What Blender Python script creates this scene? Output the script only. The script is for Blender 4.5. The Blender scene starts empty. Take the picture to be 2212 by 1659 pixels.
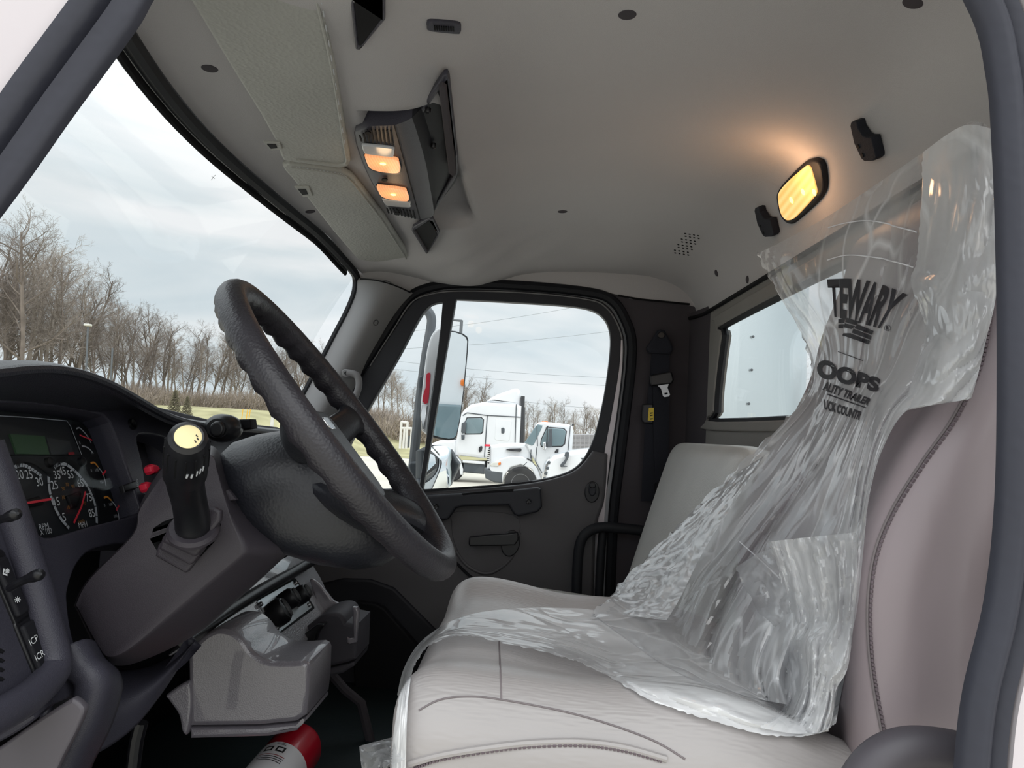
import bpy, bmesh, math, random
from mathutils import Vector as V, Matrix
from mathutils import noise as NZ
from mathutils.bvhtree import BVHTree

# ------------------------------------------------------------------ camera
scene = bpy.context.scene
E = 1.9                      # camera height above the tarmac
F, W, H = 1660.0, 2212.0, 1659.0
C0 = V((0, 0, E))
VPX, VPY, ROLL = 1180.0, 940.0, math.radians(3.0)
_a = V((VPX - W / 2, -(VPY - H / 2), -F)).normalized()      # world +Y seen from the camera
_b = V((math.sin(ROLL), math.cos(ROLL), 0))
_b = (_b - _a * _b.dot(_a)).normalized()                      # world +Z
_c = _a.cross(_b)                                             # world +X
R = Matrix((( _c.x, _c.y, _c.z), (_a.x, _a.y, _a.z), (_b.x, _b.y, _b.z)))   # camera -> world
cam_d = bpy.data.cameras.new('camera')
cam = bpy.data.objects.new('camera', cam_d)
scene.collection.objects.link(cam)
cam.matrix_world = Matrix.Translation(C0) @ R.to_4x4()
cam_d.sensor_fit = 'HORIZONTAL'
cam_d.sensor_width = 36.0
cam_d.lens = 36.0 * F / W
cam_d.clip_start = 0.02
cam_d.clip_end = 2000
scene.camera = cam

# ------------------------------------------------------------------ world, sun, exposure
vs = scene.view_settings
vs.view_transform = 'Standard'
vs.look = 'None'
vs.gamma = 1.0
vs.use_curve_mapping = False
vs.exposure = 0.0
scene.cycles.max_bounces = 6
scene.cycles.diffuse_bounces = 3
scene.cycles.glossy_bounces = 2
scene.cycles.transparent_max_bounces = 8
scene.cycles.caustics_reflective = False
scene.cycles.caustics_refractive = False
world = bpy.data.worlds.new('overcast_sky')
scene.world = world
world.use_nodes = True
wn = world.node_tree.nodes; wl = world.node_tree.links
wn.clear()
wo = wn.new('ShaderNodeOutputWorld'); wb = wn.new('ShaderNodeBackground')
tc = wn.new('ShaderNodeTexCoord'); mp = wn.new('ShaderNodeMapping')
mp.inputs['Scale'].default_value = (1.6, 1.6, 7.0)
mp.inputs['Rotation'].default_value = (0, 0, 0.5)
n1 = wn.new('ShaderNodeTexNoise'); n1.inputs['Scale'].default_value = 1.7
n1.inputs['Detail'].default_value = 5; n1.inputs['Roughness'].default_value = 0.5; n1.inputs['Distortion'].default_value = 0.6
cr = wn.new('ShaderNodeValToRGB')
cr.color_ramp.elements[0].position = 0.36; cr.color_ramp.elements[0].color = (0.68, 0.77, 0.82, 1)
cr.color_ramp.elements[1].position = 0.64; cr.color_ramp.elements[1].color = (0.96, 0.975, 0.99, 1)
e = cr.color_ramp.elements.new(0.5); e.color = (0.81, 0.87, 0.90, 1)
sx = wn.new('ShaderNodeSeparateXYZ')
mr = wn.new('ShaderNodeMapRange')                 # overcast sky: the zenith is brighter than the horizon
mr.inputs['From Min'].default_value = 0.25; mr.inputs['From Max'].default_value = 1.0
mr.inputs['To Min'].default_value = 1.0; mr.inputs['To Max'].default_value = 2.6
mul = wn.new('ShaderNodeMixRGB'); mul.blend_type = 'MULTIPLY'; mul.inputs[0].default_value = 1.0
wl.new(tc.outputs['Generated'], mp.inputs['Vector']); wl.new(mp.outputs[0], n1.inputs['Vector'])
wl.new(n1.outputs[0], cr.inputs[0]); wl.new(tc.outputs['Generated'], sx.inputs[0])
wl.new(sx.outputs[2], mr.inputs[0]); wl.new(cr.outputs[0], mul.inputs[1]); wl.new(mr.outputs[0], mul.inputs[2])
wl.new(mul.outputs[0], wb.inputs[0]); wb.inputs[1].default_value = 1.0
wl.new(wb.outputs[0], wo.inputs[0])
sun_d = bpy.data.lights.new('sun', 'SUN'); sun_d.energy = 1.1; sun_d.angle = math.radians(70); sun_d.color = (1.0, 0.97, 0.93)
sun = bpy.data.objects.new('sun', sun_d); scene.collection.objects.link(sun)
sun.rotation_euler = V((-0.15, 0.75, -0.62)).to_track_quat('-Z', 'Y').to_euler()

# ------------------------------------------------------------------ helpers
COL = scene.collection
WLOC = {}
def ray(px, py):
    return (R @ V((px - W / 2, -(py - H / 2), -F)))
class Plane:
    def __init__(s, o, n, up=V((0, 0, 1))):
        s.o = V(o); s.n = V(n).normalized()
        u = V(up) - s.n * s.n.dot(V(up))
        s.ey = u.normalized(); s.ex = s.ey.cross(s.n)
    def hit(s, px, py, off=0.0):
        d = ray(px, py)
        t = (s.o + s.n * off - C0).dot(s.n) / d.dot(s.n)
        return C0 + d * t
    def uv(s, p):
        q = V(p) - s.o
        return (q.dot(s.ex), q.dot(s.ey))
    def at(s, u, v, w=0.0):
        return s.o + s.ex * u + s.ey * v + s.n * w
    def off(s, d):
        return Plane(s.o + s.n * d, s.n, s.ey)
def PY(y): return Plane((0, y, E), (0, -1, 0))
def PX(x): return Plane((x, 0, E), (-1, 0, 0))
def PZ(z): return Plane((0, 0, E + z), (0, 0, 1), (0, 1, 0))
def at(px, py, y): return PY(y).hit(px, py)
def crop(ox, oy, s):
    return lambda pts: [(ox + x / s, oy + y / s) for x, y in pts]
c3 = crop(0, 850, 5.027)
c6 = crop(850, 660, 4.148)
cm = crop(880, 660, 4.145)

def sp(pts, n=6, closed=False):
    """Catmull-Rom through 2-D or 3-D points."""
    P = [V(p) for p in pts]
    out = []
    m = len(P)
    for i in range(m if closed else m - 1):
        if closed:
            a, b, c, d = P[(i - 1) % m], P[i], P[(i + 1) % m], P[(i + 2) % m]
        else:
            a, b, c, d = P[max(i - 1, 0)], P[i], P[i + 1], P[min(i + 2, m - 1)]
        for k in range(n):
            t = k / n
            out.append(0.5 * ((2 * b) + (c - a) * t + (2 * a - 5 * b + 4 * c - d) * t * t + (3 * b - a - 3 * c + d) * t ** 3))
    if not closed: out.append(P[-1])
    return out
def sm(t):
    t = max(0.0, min(1.0, t)); return t * t * (3 - 2 * t)
def lerp(a, b, t): return a + (b - a) * t

def link_mesh(name, me, mat, parent=None, smooth=True, angle=35, bevel=0, subsurf=0, solid=0, solid_off=-1):
    """One mesh object; vertices come in world coordinates, the origin goes to the centre of the base."""
    if len(me.vertices):
        lo = V((min(v.co.x for v in me.vertices), min(v.co.y for v in me.vertices), min(v.co.z for v in me.vertices)))
        hi = V((max(v.co.x for v in me.vertices), max(v.co.y for v in me.vertices), max(v.co.z for v in me.vertices)))
        c = V(((lo.x + hi.x) / 2, (lo.y + hi.y) / 2, lo.z))
    else: c = V((0, 0, 0))
    me.transform(Matrix.Translation(-c))
    o = bpy.data.objects.new(name, me)
    COL.objects.link(o)
    WLOC[o] = c
    o.location = c
    if parent is not None:
        o.parent = parent
        o.matrix_parent_inverse = Matrix.Translation(-WLOC[parent])
    if mat is not None:
        me.materials.clear(); me.materials.append(MAT[mat])
    if smooth:
        me.polygons.foreach_set('use_smooth', [True] * len(me.polygons))
        if not subsurf and not bevel: me.set_sharp_from_angle(angle=math.radians(angle))
    if solid:
        md = o.modifiers.new('solid', 'SOLIDIFY'); md.thickness = solid; md.offset = solid_off
    if bevel:
        md = o.modifiers.new('bevel', 'BEVEL'); md.width = bevel; md.segments = 3; md.limit_method = 'ANGLE'; md.angle_limit = math.radians(38)
    if subsurf:
        md = o.modifiers.new('sub', 'SUBSURF'); md.levels = subsurf; md.render_levels = subsurf
    return o
def mk(name, verts, faces, mat, parent=None, **k):
    me = bpy.data.meshes.new(name)
    me.from_pydata([tuple(v) for v in verts], [], faces)
    bm = bmesh.new(); bm.from_mesh(me)
    bmesh.ops.recalc_face_normals(bm, faces=bm.faces)
    bm.to_mesh(me); bm.free()
    return link_mesh(name, me, mat, parent, **k)
def thing(name, loc, label=None, cat=None, group=None, kind=None):
    o = bpy.data.objects.new(name, None); COL.objects.link(o)
    o.location = V(loc); o.empty_display_size = 0.05
    WLOC[o] = V(loc)
    return tag(o, label, cat, group, kind)
def tag(o, label=None, cat=None, group=None, kind=None):
    if label: o['label'] = label
    if cat: o['category'] = cat
    if group: o['group'] = group
    if kind: o['kind'] = kind
    return o
def plate(name, plane, outline, thick, mat, parent=None, holes=(), bevel=0.0, px=True, res=2, back=True):
    """Flat shape with real thickness: outline (pixels on the plane, or plane uv), holes, rounded edges."""
    cu = bpy.data.curves.new(name, 'CURVE'); cu.dimensions = '2D'; cu.fill_mode = 'BOTH'
    th = max(thick / 2 - bevel, 0.0)
    cu.extrude = th; cu.bevel_depth = bevel; cu.bevel_resolution = res; cu.offset = -bevel
    for ol in [outline] + list(holes):
        pts = [plane.uv(plane.hit(p[0], p[1])) for p in ol] if px else ol
        s = cu.splines.new('POLY'); s.points.add(len(pts) - 1); s.use_cyclic_u = True
        for i, p in enumerate(pts): s.points[i].co = (p[0], p[1], 0, 1)
    ob = bpy.data.objects.new(name, cu)
    me = bpy.data.meshes.new_from_object(ob)
    bpy.data.objects.remove(ob); bpy.data.curves.remove(cu)
    m = Matrix((plane.ex.to_4d(), plane.ey.to_4d(), plane.n.to_4d(), (0, 0, 0, 1))).transposed()
    for i in range(3): m[3][i] = 0
    org = plane.o - plane.n * (thick / 2 if back else -thick / 2)
    m.translation = org
    me.transform(m)
    me.name = name
    return link_mesh(name, me, mat, parent, angle=30)
def frames(P, closed=False):
    n = len(P); T = []
    for i in range(n):
        a = P[(i - 1) % n] if (closed or i > 0) else P[i]
        b = P[(i + 1) % n] if (closed or i < n - 1) else P[i]
        t = (b - a); T.append(t.normalized() if t.length > 1e-9 else V((0, 0, 1)))
    up = V((0, 0, 1)) if abs(T[0].z) < 0.9 else V((1, 0, 0))
    x = (up - T[0] * up.dot(T[0])).normalized()
    out = []
    for t in T:
        x = (x - t * x.dot(t)).normalized()
        out.append((x, t.cross(x)))
    return T, out
def tube(name, pts, r, mat, parent=None, segs=10, closed=False, caps=True, flat=1.0, **k):
    P = [V(p) for p in pts]; T, fr = frames(P, closed)
    n = len(P); vs_, fs = [], []
    for i in range(n):
        rr = r(i / (n - 1)) if callable(r) else (r[i] if isinstance(r, (list, tuple)) else r)
        x, y = fr[i]
        for j in range(segs):
            a = 2 * math.pi * j / segs
            vs_.append(P[i] + x * math.cos(a) * rr + y * math.sin(a) * rr * flat)
    for i in range(n if closed else n - 1):
        for j in range(segs):
            a = i * segs + j; b = i * segs + (j + 1) % segs
            c = ((i + 1) % n) * segs + (j + 1) % segs; d = ((i + 1) % n) * segs + j
            fs.append((a, b, c, d))
    if caps and not closed:
        fs.append(tuple(range(segs))[::-1]); fs.append(tuple((n - 1) * segs + j for j in range(segs)))
    return mk(name, vs_, fs, mat, parent, **k) if name else (vs_, fs)
def lathe(name, prof, o, axis, mat, parent=None, segs=24, sx=1.0, sy=1.0, xdir=None, **k):
    ax = V(axis).normalized()
    u = V(xdir) if xdir is not None else (V((0, 0, 1)) if abs(ax.z) < 0.9 else V((1, 0, 0)))
    x = (u - ax * u.dot(ax)).normalized(); y = ax.cross(x)
    vs_, fs = [], []
    for r, h in prof:
        for j in range(segs):
            a = 2 * math.pi * j / segs
            vs_.append(V(o) + ax * h + x * (r * sx * math.cos(a)) + y * (r * sy * math.sin(a)))
    m = len(prof)
    for i in range(m - 1):
        for j in range(segs):
            fs.append((i * segs + j, i * segs + (j + 1) % segs, (i + 1) * segs + (j + 1) % segs, (i + 1) * segs + j))
    if prof[0][0] > 1e-6: fs.append(tuple(range(segs))[::-1])
    if prof[-1][0] > 1e-6: fs.append(tuple((m - 1) * segs + j for j in range(segs)))
    o_ = mk(name, vs_, fs, mat, parent, **k)
    return o_
def grid(name, f, nu, nv, mat, parent=None, **k):
    vs_ = [f(i / nu, j / nv) for i in range(nu + 1) for j in range(nv + 1)]
    fs = [(i * (nv + 1) + j, i * (nv + 1) + j + 1, (i + 1) * (nv + 1) + j + 1, (i + 1) * (nv + 1) + j) for i in range(nu) for j in range(nv)]
    me = bpy.data.meshes.new(name); me.from_pydata([tuple(v) for v in vs_], [], fs)
    return link_mesh(name, me, mat, parent, **k)
def sweep(name, path, prof, side, depth, mat, parent=None, closed=False, **k):
    """Sweep an open profile [(s, d)] along a path; s along in-plane normal, d along depth."""
    P = [V(p) for p in path]; n = len(P); T, _ = frames(P, closed)
    D = V(depth).normalized(); vs_, fs = [], []
    for i in range(n):
        s = D.cross(T[i]).normalized() * side
        for a, d in prof: vs_.append(P[i] + s * a + D * d)
    m = len(prof)
    for i in range(n if closed else n - 1):
        for j in range(m - 1):
            i2 = (i + 1) % n
            fs.append((i * m + j, i * m + j + 1, i2 * m + j + 1, i2 * m + j))
    return mk(name, vs_, fs, mat, parent, **k)
def loft(name, rings, mat, parent=None, closed=True, caps=True, **k):
    n = len(rings[0]); vs_ = [p for r in rings for p in r]; fs = []
    for i in range(len(rings) - 1):
        for j in range(n if closed else n - 1):
            fs.append((i * n + j, i * n + (j + 1) % n, (i + 1) * n + (j + 1) % n, (i + 1) * n + j))
    if caps and closed:
        fs.append(tuple(range(n))[::-1]); fs.append(tuple((len(rings) - 1) * n + j for j in range(n)))
    return mk(name, vs_, fs, mat, parent, **k)
def box(name, c, size, mat, parent=None, rot=None, bevel=0.0, **k):
    sx_, sy_, sz_ = [s / 2 for s in size]
    M = rot if rot is not None else Matrix.Identity(3)
    vs_ = [V(c) + M @ V((x * sx_, y * sy_, z * sz_)) for x in (-1, 1) for y in (-1, 1) for z in (-1, 1)]
    fs = [(0, 1, 3, 2), (4, 6, 7, 5), (0, 4, 5, 1), (2, 3, 7, 6), (0, 2, 6, 4), (1, 5, 7, 3)]
    return mk(name, vs_, fs, mat, parent, bevel=bevel, **k)
def lettering(name, s, plane, px, py, size, mat, parent=None, slant=0.0, ext=0.0006, off=0.001, ang=0.0, sxy=(1, 1)):
    cu = bpy.data.curves.new(name, 'FONT'); cu.body = s; cu.size = 1.0; cu.align_x = 'CENTER'; cu.align_y = 'CENTER'; cu.shear = slant
    cu.resolution_u = 3
    ob = bpy.data.objects.new(name, cu); me = bpy.data.meshes.new_from_object(ob)
    bpy.data.objects.remove(ob)
    u0, v0 = plane.uv(plane.hit(px, py)); ca, sa = math.cos(ang), math.sin(ang)
    for v in me.vertices:
        x, y = v.co.x * size * sxy[0], v.co.y * size * sxy[1]
        v.co = plane.at(u0 + x * ca - y * sa, v0 + x * sa + y * ca, off)
    me.name = name
    return link_mesh(name, me, mat, parent, smooth=False)
def ribbon(name, plane, pts, w, mat, parent=None, off=0.001, px=True, closed=False):
    P = [V(plane.uv(plane.hit(*p))) if px else V(p) for p in pts]
    vs_, fs = [], []; n = len(P)
    for i in range(n):
        a = P[max(i - 1, 0)]; b = P[min(i + 1, n - 1)]; t = (b - a).normalized(); q = V((-t.y, t.x))
        for sgn in (-1, 1):
            r = P[i] + q * (w / 2 * sgn); vs_.append(plane.at(r.x, r.y, off))
        if i: fs.append((2 * i - 2, 2 * i - 1, 2 * i + 1, 2 * i))
    return mk(name, vs_, fs, mat, parent, smooth=False)
def rrect(u0, v0, u1, v1, r, n=5):
    out = []
    for cx, cy, a0 in ((u1 - r, v1 - r, 0), (u0 + r, v1 - r, 90), (u0 + r, v0 + r, 180), (u1 - r, v0 + r, 270)):
        for k in range(n + 1):
            a = math.radians(a0 + 90 * k / n); out.append((cx + r * math.cos(a), cy + r * math.sin(a)))
    return out
def ell(cx, cy, rx, ry, n=24, ang=0.0):
    ca, sa = math.cos(ang), math.sin(ang); out = []
    for k in range(n):
        a = 2 * math.pi * k / n; x, y = rx * math.cos(a), ry * math.sin(a)
        out.append((cx + x * ca - y * sa, cy + x * sa + y * ca))
    return out
def screw(plane, px, py, r, mat, parent, name='screw', dark='black_plastic'):
    p = plane.hit(px, py)
    o = lathe(name, [(0, 0.001), (r * .45, 0.001), (r * .5, 0.003), (r * .8, 0.0045), (r, 0.003), (r, -0.004)], p, plane.n, mat, parent, segs=16)
    return o

# ------------------------------------------------------------------ materials
MAT = {}
def lin(c):
    return tuple(((x / 255) / 12.92 if x / 255 <= 0.04045 else ((x / 255 + 0.055) / 1.055) ** 2.4) for x in c) + (1,)
def M(name, col, rough=0.5, metal=0.0, bump=0.0, bscale=200.0, kind='noise', var=0.06, vscale=6.0, spec=0.5, coat=0.0, sheen=0.0, stretch=None):
    m = bpy.data.materials.new(name); m.use_nodes = True
    N = m.node_tree.nodes; L = m.node_tree.links
    b = N['Principled BSDF']
    b.inputs['Roughness'].default_value = rough; b.inputs['Metallic'].default_value = metal
    b.inputs['Specular IOR Level'].default_value = spec
    b.inputs['Coat Weight'].default_value = coat; b.inputs['Sheen Weight'].default_value = sheen
    t = N.new('ShaderNodeTexCoord')
    mp_ = N.new('ShaderNodeMapping'); L.new(t.outputs['Object'], mp_.inputs[0])
    if stretch: mp_.inputs['Scale'].default_value = stretch
    nz = N.new('ShaderNodeTexNoise'); nz.inputs['Scale'].default_value = vscale; nz.inputs['Detail'].default_value = 1
    L.new(t.outputs['Object'], nz.inputs['Vector'])
    c = lin(col)
    r = N.new('ShaderNodeValToRGB')
    r.color_ramp.elements[0].position = 0.3; r.color_ramp.elements[1].position = 0.7
    r.color_ramp.elements[0].color = tuple(x * (1 - var) for x in c[:3]) + (1,)
    r.color_ramp.elements[1].color = tuple(min(1, x * (1 + var)) for x in c[:3]) + (1,)
    L.new(nz.outputs[0], r.inputs[0]); L.new(r.outputs[0], b.inputs['Base Color'])
    if bump:
        if kind == 'noise':
            g = N.new('ShaderNodeTexNoise'); g.inputs['Scale'].default_value = bscale; g.inputs['Detail'].default_value = 0; out = g.outputs[0]
        elif kind == 'leather':
            g = N.new('ShaderNodeTexVoronoi'); g.feature = 'F1'; g.inputs['Scale'].default_value = bscale; out = g.outputs[0]
        else:
            g = N.new('ShaderNodeTexWave'); g.inputs['Scale'].default_value = bscale; out = g.outputs[1]
        L.new(mp_.outputs[0], g.inputs['Vector'])
        bp = N.new('ShaderNodeBump'); bp.inputs['Strength'].default_value = bump; bp.inputs['Distance'].default_value = 0.002
        L.new(out, bp.inputs['Height']); L.new(bp.outputs[0], b.inputs['Normal'])
    MAT[name] = m
    return m
def emit(name, col, strength, col2=None, scale=40):
    m = bpy.data.materials.new(name); m.use_nodes = True
    N = m.node_tree.nodes; L = m.node_tree.links; b = N['Principled BSDF']
    b.inputs['Base Color'].default_value = lin(col); b.inputs['Roughness'].default_value = 0.25
    b.inputs['Emission Color'].default_value = lin(col); b.inputs['Emission Strength'].default_value = strength
    if col2:
        t = N.new('ShaderNodeTexCoord'); w = N.new('ShaderNodeTexWave'); w.inputs['Scale'].default_value = scale
        L.new(t.outputs['Object'], w.inputs['Vector'])
        x = N.new('ShaderNodeMixRGB'); x.inputs[1].default_value = lin(col); x.inputs[2].default_value = lin(col2)
        L.new(w.outputs[1], x.inputs[0]); L.new(x.outputs[0], b.inputs['Emission Color'])
    MAT[name] = m
def glass(name, tint, refl, rough=0.02, dirt=0.0, dirtcol=(200, 205, 205), graze=0.6):
    """Thin pane: mostly clear, a mirror share by Fresnel, a little dust."""
    m = bpy.data.materials.new(name); m.use_nodes = True
    N = m.node_tree.nodes; L = m.node_tree.links; N.clear()
    o = N.new('ShaderNodeOutputMaterial'); tr = N.new('ShaderNodeBsdfTransparent'); gl = N.new('ShaderNodeBsdfGlossy')
    tr.inputs[0].default_value = tint + (1,); gl.inputs['Roughness'].default_value = rough
    fr = N.new('ShaderNodeLayerWeight'); fr.inputs[0].default_value = 0.5
    pw = N.new('ShaderNodeMath'); pw.operation = 'POWER'; pw.inputs[1].default_value = 5.0
    ma = N.new('ShaderNodeMath'); ma.operation = 'MULTIPLY_ADD'; ma.inputs[1].default_value = graze; ma.inputs[2].default_value = refl
    L.new(fr.outputs['Facing'], pw.inputs[0]); L.new(pw.outputs[0], ma.inputs[0])
    mx = N.new('ShaderNodeMixShader')
    L.new(ma.outputs[0], mx.inputs[0]); L.new(tr.outputs[0], mx.inputs[1]); L.new(gl.outputs[0], mx.inputs[2])
    last = mx
    if dirt:
        df = N.new('ShaderNodeBsdfDiffuse'); df.inputs[0].default_value = lin(dirtcol)
        t = N.new('ShaderNodeTexCoord'); nz = N.new('ShaderNodeTexNoise'); nz.inputs['Scale'].default_value = 3; nz.inputs['Detail'].default_value = 4
        L.new(t.outputs['Object'], nz.inputs['Vector'])
        k = N.new('ShaderNodeMath'); k.operation = 'MULTIPLY'; k.inputs[1].default_value = dirt; L.new(nz.outputs[0], k.inputs[0])
        m2 = N.new('ShaderNodeMixShader'); L.new(k.outputs[0], m2.inputs[0]); L.new(mx.outputs[0], m2.inputs[1]); L.new(df.outputs[0], m2.inputs[2]); last = m2
    L.new(last.outputs[0], o.inputs[0])
    MAT[name] = m
def film(name, milky, scale, stretch, crease=0.35, gloss=0.07, rough=0.11):
    """Thin polyethylene film: clear, milky where it is seen edge-on or creased, with sharp glints."""
    m = bpy.data.materials.new(name); m.use_nodes = True
    N = m.node_tree.nodes; L = m.node_tree.links; N.clear(); o = N.new('ShaderNodeOutputMaterial')
    def math_(op, a, b=None, c=None, clamp=False):
        k = N.new('ShaderNodeMath'); k.operation = op; k.use_clamp = clamp
        for i, x in enumerate((a, b, c)):
            if x is None: continue
            if isinstance(x, (int, float)): k.inputs[i].default_value = x
            else: L.new(x, k.inputs[i])
        return k.outputs[0]
    t = N.new('ShaderNodeTexCoord'); mp_ = N.new('ShaderNodeMapping'); mp_.inputs['Scale'].default_value = stretch
    L.new(t.outputs['Object'], mp_.inputs[0])
    wp = N.new('ShaderNodeTexNoise'); wp.inputs['Scale'].default_value = scale * .8; wp.inputs['Detail'].default_value = 1; L.new(mp_.outputs[0], wp.inputs['Vector'])
    wm = N.new('ShaderNodeVectorMath'); wm.operation = 'MULTIPLY_ADD'; wm.inputs[1].default_value = (.35, .35, .35)
    L.new(wp.outputs[1], wm.inputs[0]); L.new(mp_.outputs[0], wm.inputs[2])
    vo = N.new('ShaderNodeTexVoronoi'); vo.feature = 'DISTANCE_TO_EDGE'; vo.inputs['Scale'].default_value = scale; L.new(wm.outputs[0], vo.inputs['Vector'])
    v2 = N.new('ShaderNodeTexNoise'); v2.inputs['Scale'].default_value = scale * 2.2; v2.inputs['Detail'].default_value = 0; L.new(wm.outputs[0], v2.inputs['Vector'])
    line = N.new('ShaderNodeMapRange'); line.inputs['From Min'].default_value = 0.0; line.inputs['From Max'].default_value = 0.05; line.inputs['To Min'].default_value = 1.0; line.inputs['To Max'].default_value = 0.0
    L.new(vo.outputs[0], line.inputs[0])
    big = N.new('ShaderNodeTexNoise'); big.inputs['Scale'].default_value = scale * .45; big.inputs['Detail'].default_value = 0; L.new(mp_.outputs[0], big.inputs['Vector'])
    patch = N.new('ShaderNodeMapRange'); patch.inputs['From Min'].default_value = .42; patch.inputs['From Max'].default_value = .62; L.new(big.outputs[0], patch.inputs[0])
    h = math_('ADD', math_('MINIMUM', vo.outputs[0], .3), math_('MULTIPLY', v2.outputs[0], .25))
    bp = N.new('ShaderNodeBump'); bp.inputs['Strength'].default_value = 0.55; bp.inputs['Distance'].default_value = 0.02 / scale * 3
    L.new(h, bp.inputs['Height'])
    lw = N.new('ShaderNodeLayerWeight'); lw.inputs[0].default_value = 0.5; L.new(bp.outputs[0], lw.inputs['Normal'])
    f2 = math_('POWER', lw.outputs['Facing'], 2.2)
    fm = math_('ADD', math_('MULTIPLY_ADD', patch.outputs[0], milky, milky * .45), math_('MULTIPLY_ADD', f2, .42, math_('MULTIPLY', math_('MULTIPLY', line.outputs[0], patch.outputs[0]), crease)), clamp=True)
    tr = N.new('ShaderNodeBsdfTransparent'); tr.inputs[0].default_value = (0.96, 0.965, 0.975, 1)
    df = N.new('ShaderNodeBsdfDiffuse'); df.inputs[0].default_value = (0.95, 0.955, 0.97, 1); L.new(bp.outputs[0], df.inputs['Normal'])
    tl = N.new('ShaderNodeBsdfTranslucent'); tl.inputs[0].default_value = (0.86, 0.87, 0.9, 1)
    dm = N.new('ShaderNodeMixShader'); dm.inputs[0].default_value = .35; L.new(df.outputs[0], dm.inputs[1]); L.new(tl.outputs[0], dm.inputs[2])
    m1 = N.new('ShaderNodeMixShader'); L.new(fm, m1.inputs[0]); L.new(tr.outputs[0], m1.inputs[1]); L.new(dm.outputs[0], m1.inputs[2])
    gl = N.new('ShaderNodeBsdfGlossy'); gl.inputs['Roughness'].default_value = rough; L.new(bp.outputs[0], gl.inputs['Normal'])
    fg = math_('MULTIPLY_ADD', math_('POWER', lw.outputs['Facing'], 3.5), .55, gloss, True)
    m2 = N.new('ShaderNodeMixShader'); L.new(fg, m2.inputs[0]); L.new(m1.outputs[0], m2.inputs[1]); L.new(gl.outputs[0], m2.inputs[2])
    L.new(m2.outputs[0], o.inputs[0])
    MAT[name] = m

M('headliner', (178, 175, 176), 0.95, bump=0.25, bscale=900, var=0.03, vscale=3, spec=0.1, sheen=0.2)
M('rear_trim', (132, 129, 126), 0.9, bump=0.2, bscale=700, var=0.03, spec=0.2)
M('visor_vinyl', (168, 168, 163), 0.55, bump=0.5, bscale=170, kind='leather', var=0.04, spec=0.3)
M('pillar_trim', (122, 121, 122), 0.5, bump=0.1, bscale=900, var=0.03, spec=0.35)
M('door_trim', (76, 74, 76), 0.55, bump=0.15, bscale=800, var=0.04, spec=0.3)
M('door_black', (34, 35, 41), 0.5, var=0.05, spec=0.35)
M('wall_dark', (70, 66, 70), 0.8, var=0.04, spec=0.2)
M('dash', (58, 57, 67), 0.45, bump=0.2, bscale=900, var=0.05, spec=0.4)
M('dash_top', (44, 45, 52), 0.36, bump=0.25, bscale=700, kind='leather', var=0.05, spec=0.45)
M('dash_inner', (26, 26, 31), 0.6, var=0.05, spec=0.3)
M('column', (54, 50, 56), 0.46, bump=0.12, bscale=900, var=0.06, spec=0.35)
M('wheel_black', (27, 28, 34), 0.40, bump=0.15, bscale=260, kind='leather', var=0.12, vscale=20, spec=0.5)
M('wheel_rim', (40, 38, 43), 0.42, bump=0.25, bscale=300, kind='leather', var=0.22, vscale=14, spec=0.5)
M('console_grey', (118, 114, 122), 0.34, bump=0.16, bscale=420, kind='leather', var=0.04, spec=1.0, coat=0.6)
M('console_lit', (132, 131, 137), 0.3, bump=0.5, bscale=330, kind='leather', var=0.05, spec=1.0, coat=1.0)  # same console plastic, lightened and coated to carry the window light on it
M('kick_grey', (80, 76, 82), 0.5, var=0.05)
M('console_dark', (66, 64, 70), 0.6, var=0.05, spec=0.3)  # console plastic darkened: shade of scoop and far holder put into the colour
M('black_plastic', (17, 17, 21), 0.38, var=0.08, spec=0.5)
M('black_matte', (14, 14, 17), 0.7, var=0.08, spec=0.2)
M('rubber', (52, 53, 63), 0.55, bump=0.2, bscale=120, var=0.06, spec=0.4)
M('rubber_dark', (20, 21, 26), 0.6, var=0.06, spec=0.3)
M('metal_plate', (200, 205, 208), 0.32, metal=0.75, bump=0.1, bscale=60, var=0.08, vscale=30)
M('steel', (170, 172, 175), 0.3, metal=0.9, var=0.05)
M('chrome', (225, 226, 228), 0.08, metal=1.0, var=0.02)
M('leather', (160, 155, 154), 0.34, bump=0.25, bscale=60, kind='noise', stretch=(1, 7, 4), var=0.04, spec=0.5)
M('leather_side', (150, 138, 142), 0.42, bump=0.4, bscale=55, kind='noise', var=0.05, spec=0.45, stretch=(1.2, 1, 0.45))
M('leather_top', (192, 190, 186), 0.33, bump=0.25, bscale=60, kind='noise', var=0.04, spec=0.55, stretch=(1, 8, 4))
M('thread', (104, 92, 98), 0.7, var=0.1)
M('seam', (118, 110, 112), 0.7, var=0.1)
M('carpet', (40, 40, 44), 1.0, bump=0.8, bscale=500, var=0.5, vscale=220, spec=0.05)
M('floor_mat', (38, 48, 50), 0.6, bump=0.15, bscale=90, var=0.06, spec=0.3)
M('red_plastic', (226, 45, 72), 0.35, var=0.04)
M('needle_red', (235, 60, 75), 0.4, var=0.02)
M('ext_red', (196, 24, 48), 0.32, var=0.04, coat=0.3)
M('label_white', (226, 226, 230), 0.5, var=0.02)
M('ink_black', (22, 22, 26), 0.6, var=0.02)
M('ink_film', (38, 36, 42), 0.6, var=0.05)
M('ink_white', (228, 230, 232), 0.6, var=0.02)
M('ink_grey', (190, 193, 198), 0.6, var=0.02)
M('ink_amber', (176, 122, 50), 0.6, var=0.05)
M('ink_orange', (228, 148, 52), 0.6, var=0.03)
M('ink_red', (150, 40, 48), 0.6, var=0.03)
M('gauge_face', (40, 42, 45), 0.5, var=0.06, vscale=20)
M('gauge_black', (16, 17, 20), 0.45, var=0.06)
M('lcd_green', (58, 86, 58), 0.35, var=0.08, vscale=20)
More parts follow.
